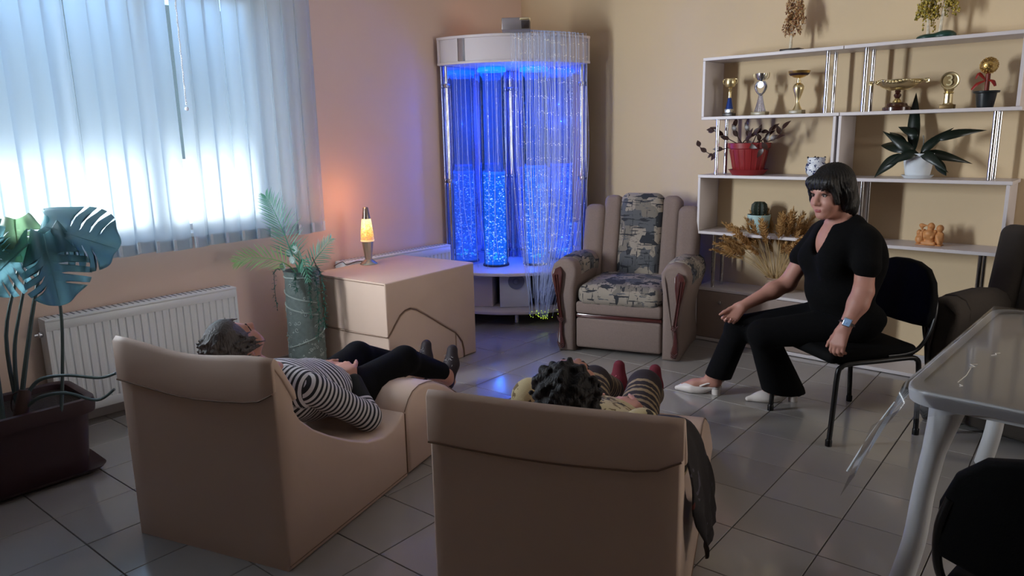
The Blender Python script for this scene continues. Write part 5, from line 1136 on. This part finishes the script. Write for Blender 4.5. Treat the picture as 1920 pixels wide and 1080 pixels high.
def hair_grey(P, R):
    e = lambda c, r, k=.02: ell(P(*c), r, k, R); rr_ = random.Random(5)
    out = [e((-.018, 0, .030), (.100, .085, .092)), e((-.05, 0, -.04), (.058, .074, .073), .03), e((.015, 0, .085), (.06, .055, .040), .03)]
    for i in range(300):
        a, z = rr_.uniform(0, 2*PI), rr_.uniform(-.85, 1); q = math.sqrt(1-z*z); x, y = q*math.cos(a), q*math.sin(a)
        if x > .6 and z < .5: continue
        w_ = rr_.uniform(.96, 1.09); p0 = P(-.018+.102*x*w_, .088*y*w_, .028+.096*z*w_); p1 = p0+(P(.03, 0, -.03)-P(0, 0, 0))*rr_.uniform(.3, 1.)+V((rr_.gauss(0, .012), rr_.gauss(0, .012), rr_.gauss(0, .008)))
        out.append(cap(p0, p1, .0065, .003, .006))
    return out+[minus(P(.090, 0, -.05), (.070, .066, .095), .012, R)], None
lying(LL, .375, .20, .735, (0, 0), (.25, 1.15, .415), (.5, 1.19, .405), (.26, 1.765, .165), (.49, 1.66, .185), SKIN, STR, TRO, hair_grey, 'grey haired woman in a striped top lying on the left lounger with hands clasped', BLACK, mat('dark_plum_velvet', '#1c0d16', .7, var=.2),
      dict(hair=hair_mat('greying_hair', '#4a4544', .5), hem=.80, hemr=.052), 0)
BLP = print_mat('cream_leaf_print', '#b8a67c', [('#2a2218', .57, .55), ('#6a5530', .62, .9)], 26)
BRN = mat('dark_brown_print', '#1c0f0c', .85, bump=.2, bscale=200); n, l, bs = nodes(BRN); at = n.new('ShaderNodeAttribute'); at.attribute_name = 's'
tc = n.new('ShaderNodeTexCoord'); nz = n.new('ShaderNodeTexNoise'); nz.inputs['Scale'].default_value = 60; nz.inputs['Detail'].default_value = 1; l.new(tc.outputs['Object'], nz.inputs['Vector'])
md = n.new('ShaderNodeMath'); md.operation = 'MULTIPLY_ADD'; md.inputs[1].default_value = .02; l.new(nz.outputs[0], md.inputs[0]); l.new(at.outputs['Fac'], md.inputs[2])
r = ramp(n, [(0, '#1d1013')]+[(p, c) for k in range(6) for p, c in ((.06+.055*k, '#8a7658'), (.075+.055*k+.012*(k % 2), '#1d1013'))]); l.new(md.outputs[0], r.inputs[0]); l.new(r.outputs[0], bs.inputs['Base Color'])
def hair_curly(P, R):
    rr_ = random.Random(11); e = lambda c, r, k=.015: ell(P(*c), r, k, R); out = [e((-.02, 0, .03), (.100, .088, .094)), e((-.05, 0, -.05), (.07, .08, .08))]
    for i in range(330):
        a, z = rr_.uniform(0, 2*PI), rr_.uniform(-.9, 1); q = math.sqrt(1-z*z); x, y, zz = q*math.cos(a), q*math.sin(a), z
        if x > .55 and zz < .55: continue
        q_ = rr_.uniform(.008, .013); w_ = rr_.uniform(.97, 1.10); out.append(e((-.02+.104*x*w_, .092*y*w_, .025+.098*zz*w_), (q_, q_, q_), .006))
    return out+[minus(P(.095, 0, -.05), (.070, .06, .085), .01, R)], None
lying(LR, .385, .165, .745, (.10, .03), (.235, 1.20, .415), (.455, 1.23, .405), (.235, 1.755, .175), (.425, 1.735, .175), mat('tan_skin', '#a87460', .55, var=.08, scale=25), BLP, BRN, hair_curly, 'curly dark haired woman in a cream print blouse lying on the lounger with maroon slippers', None, mat('maroon_felt', '#5c1020', .9, var=.1),
      dict(hair=hair_mat('dark_curly_hair', '#120d0f', .6), hem=.72, hemr=.064), 1)
# shawl hanging over the side of the second lounger
M = frame(LR); SHW = print_mat('dark_shawl_print', '#160d10', [('#4a4450', .66, .5), ('#5a1c14', .68, .35), ('#8a8088', .72, .9)], 20)
bm = B(); rows = []
path = [((.60, .40, .585), .10), ((.70, .34, .595), .14), ((.752, .29, .54), .22), ((.770, .29, .47), .28), ((.780, .31, .40), .28), ((.788, .34, .33), .25), ((.795, .37, .27), .22), ((.80, .38, .235), .20)]
pa = smooth_pts([p for p, _ in path], 4)
for i, p in enumerate(pa):
    wd_ = np.interp(i/4, range(len(path)), [w_ for _, w_ in path]); rows.append([bm.verts.new(M @ V((p.x+.010*math.sin(k*1.7+i*.35)*(min(1, i/16)), p.y+wd_*(k/8-.5)*1.5, p.z-.01*abs(k/4-1)**2*(i < 14)+.012*math.sin(k*1.1+i*.2)*(i > 24)))) for k in range(9)])
for A, Q in zip(rows, rows[1:]):
    for k in range(8): bm.faces.new((A[k], A[k+1], Q[k+1], Q[k]))
o = obj('shawl', bm, SHW, None, 60); solid(o, .006); tag(o, 'dark patterned shawl hanging over the side of the lounger', 'shawl')
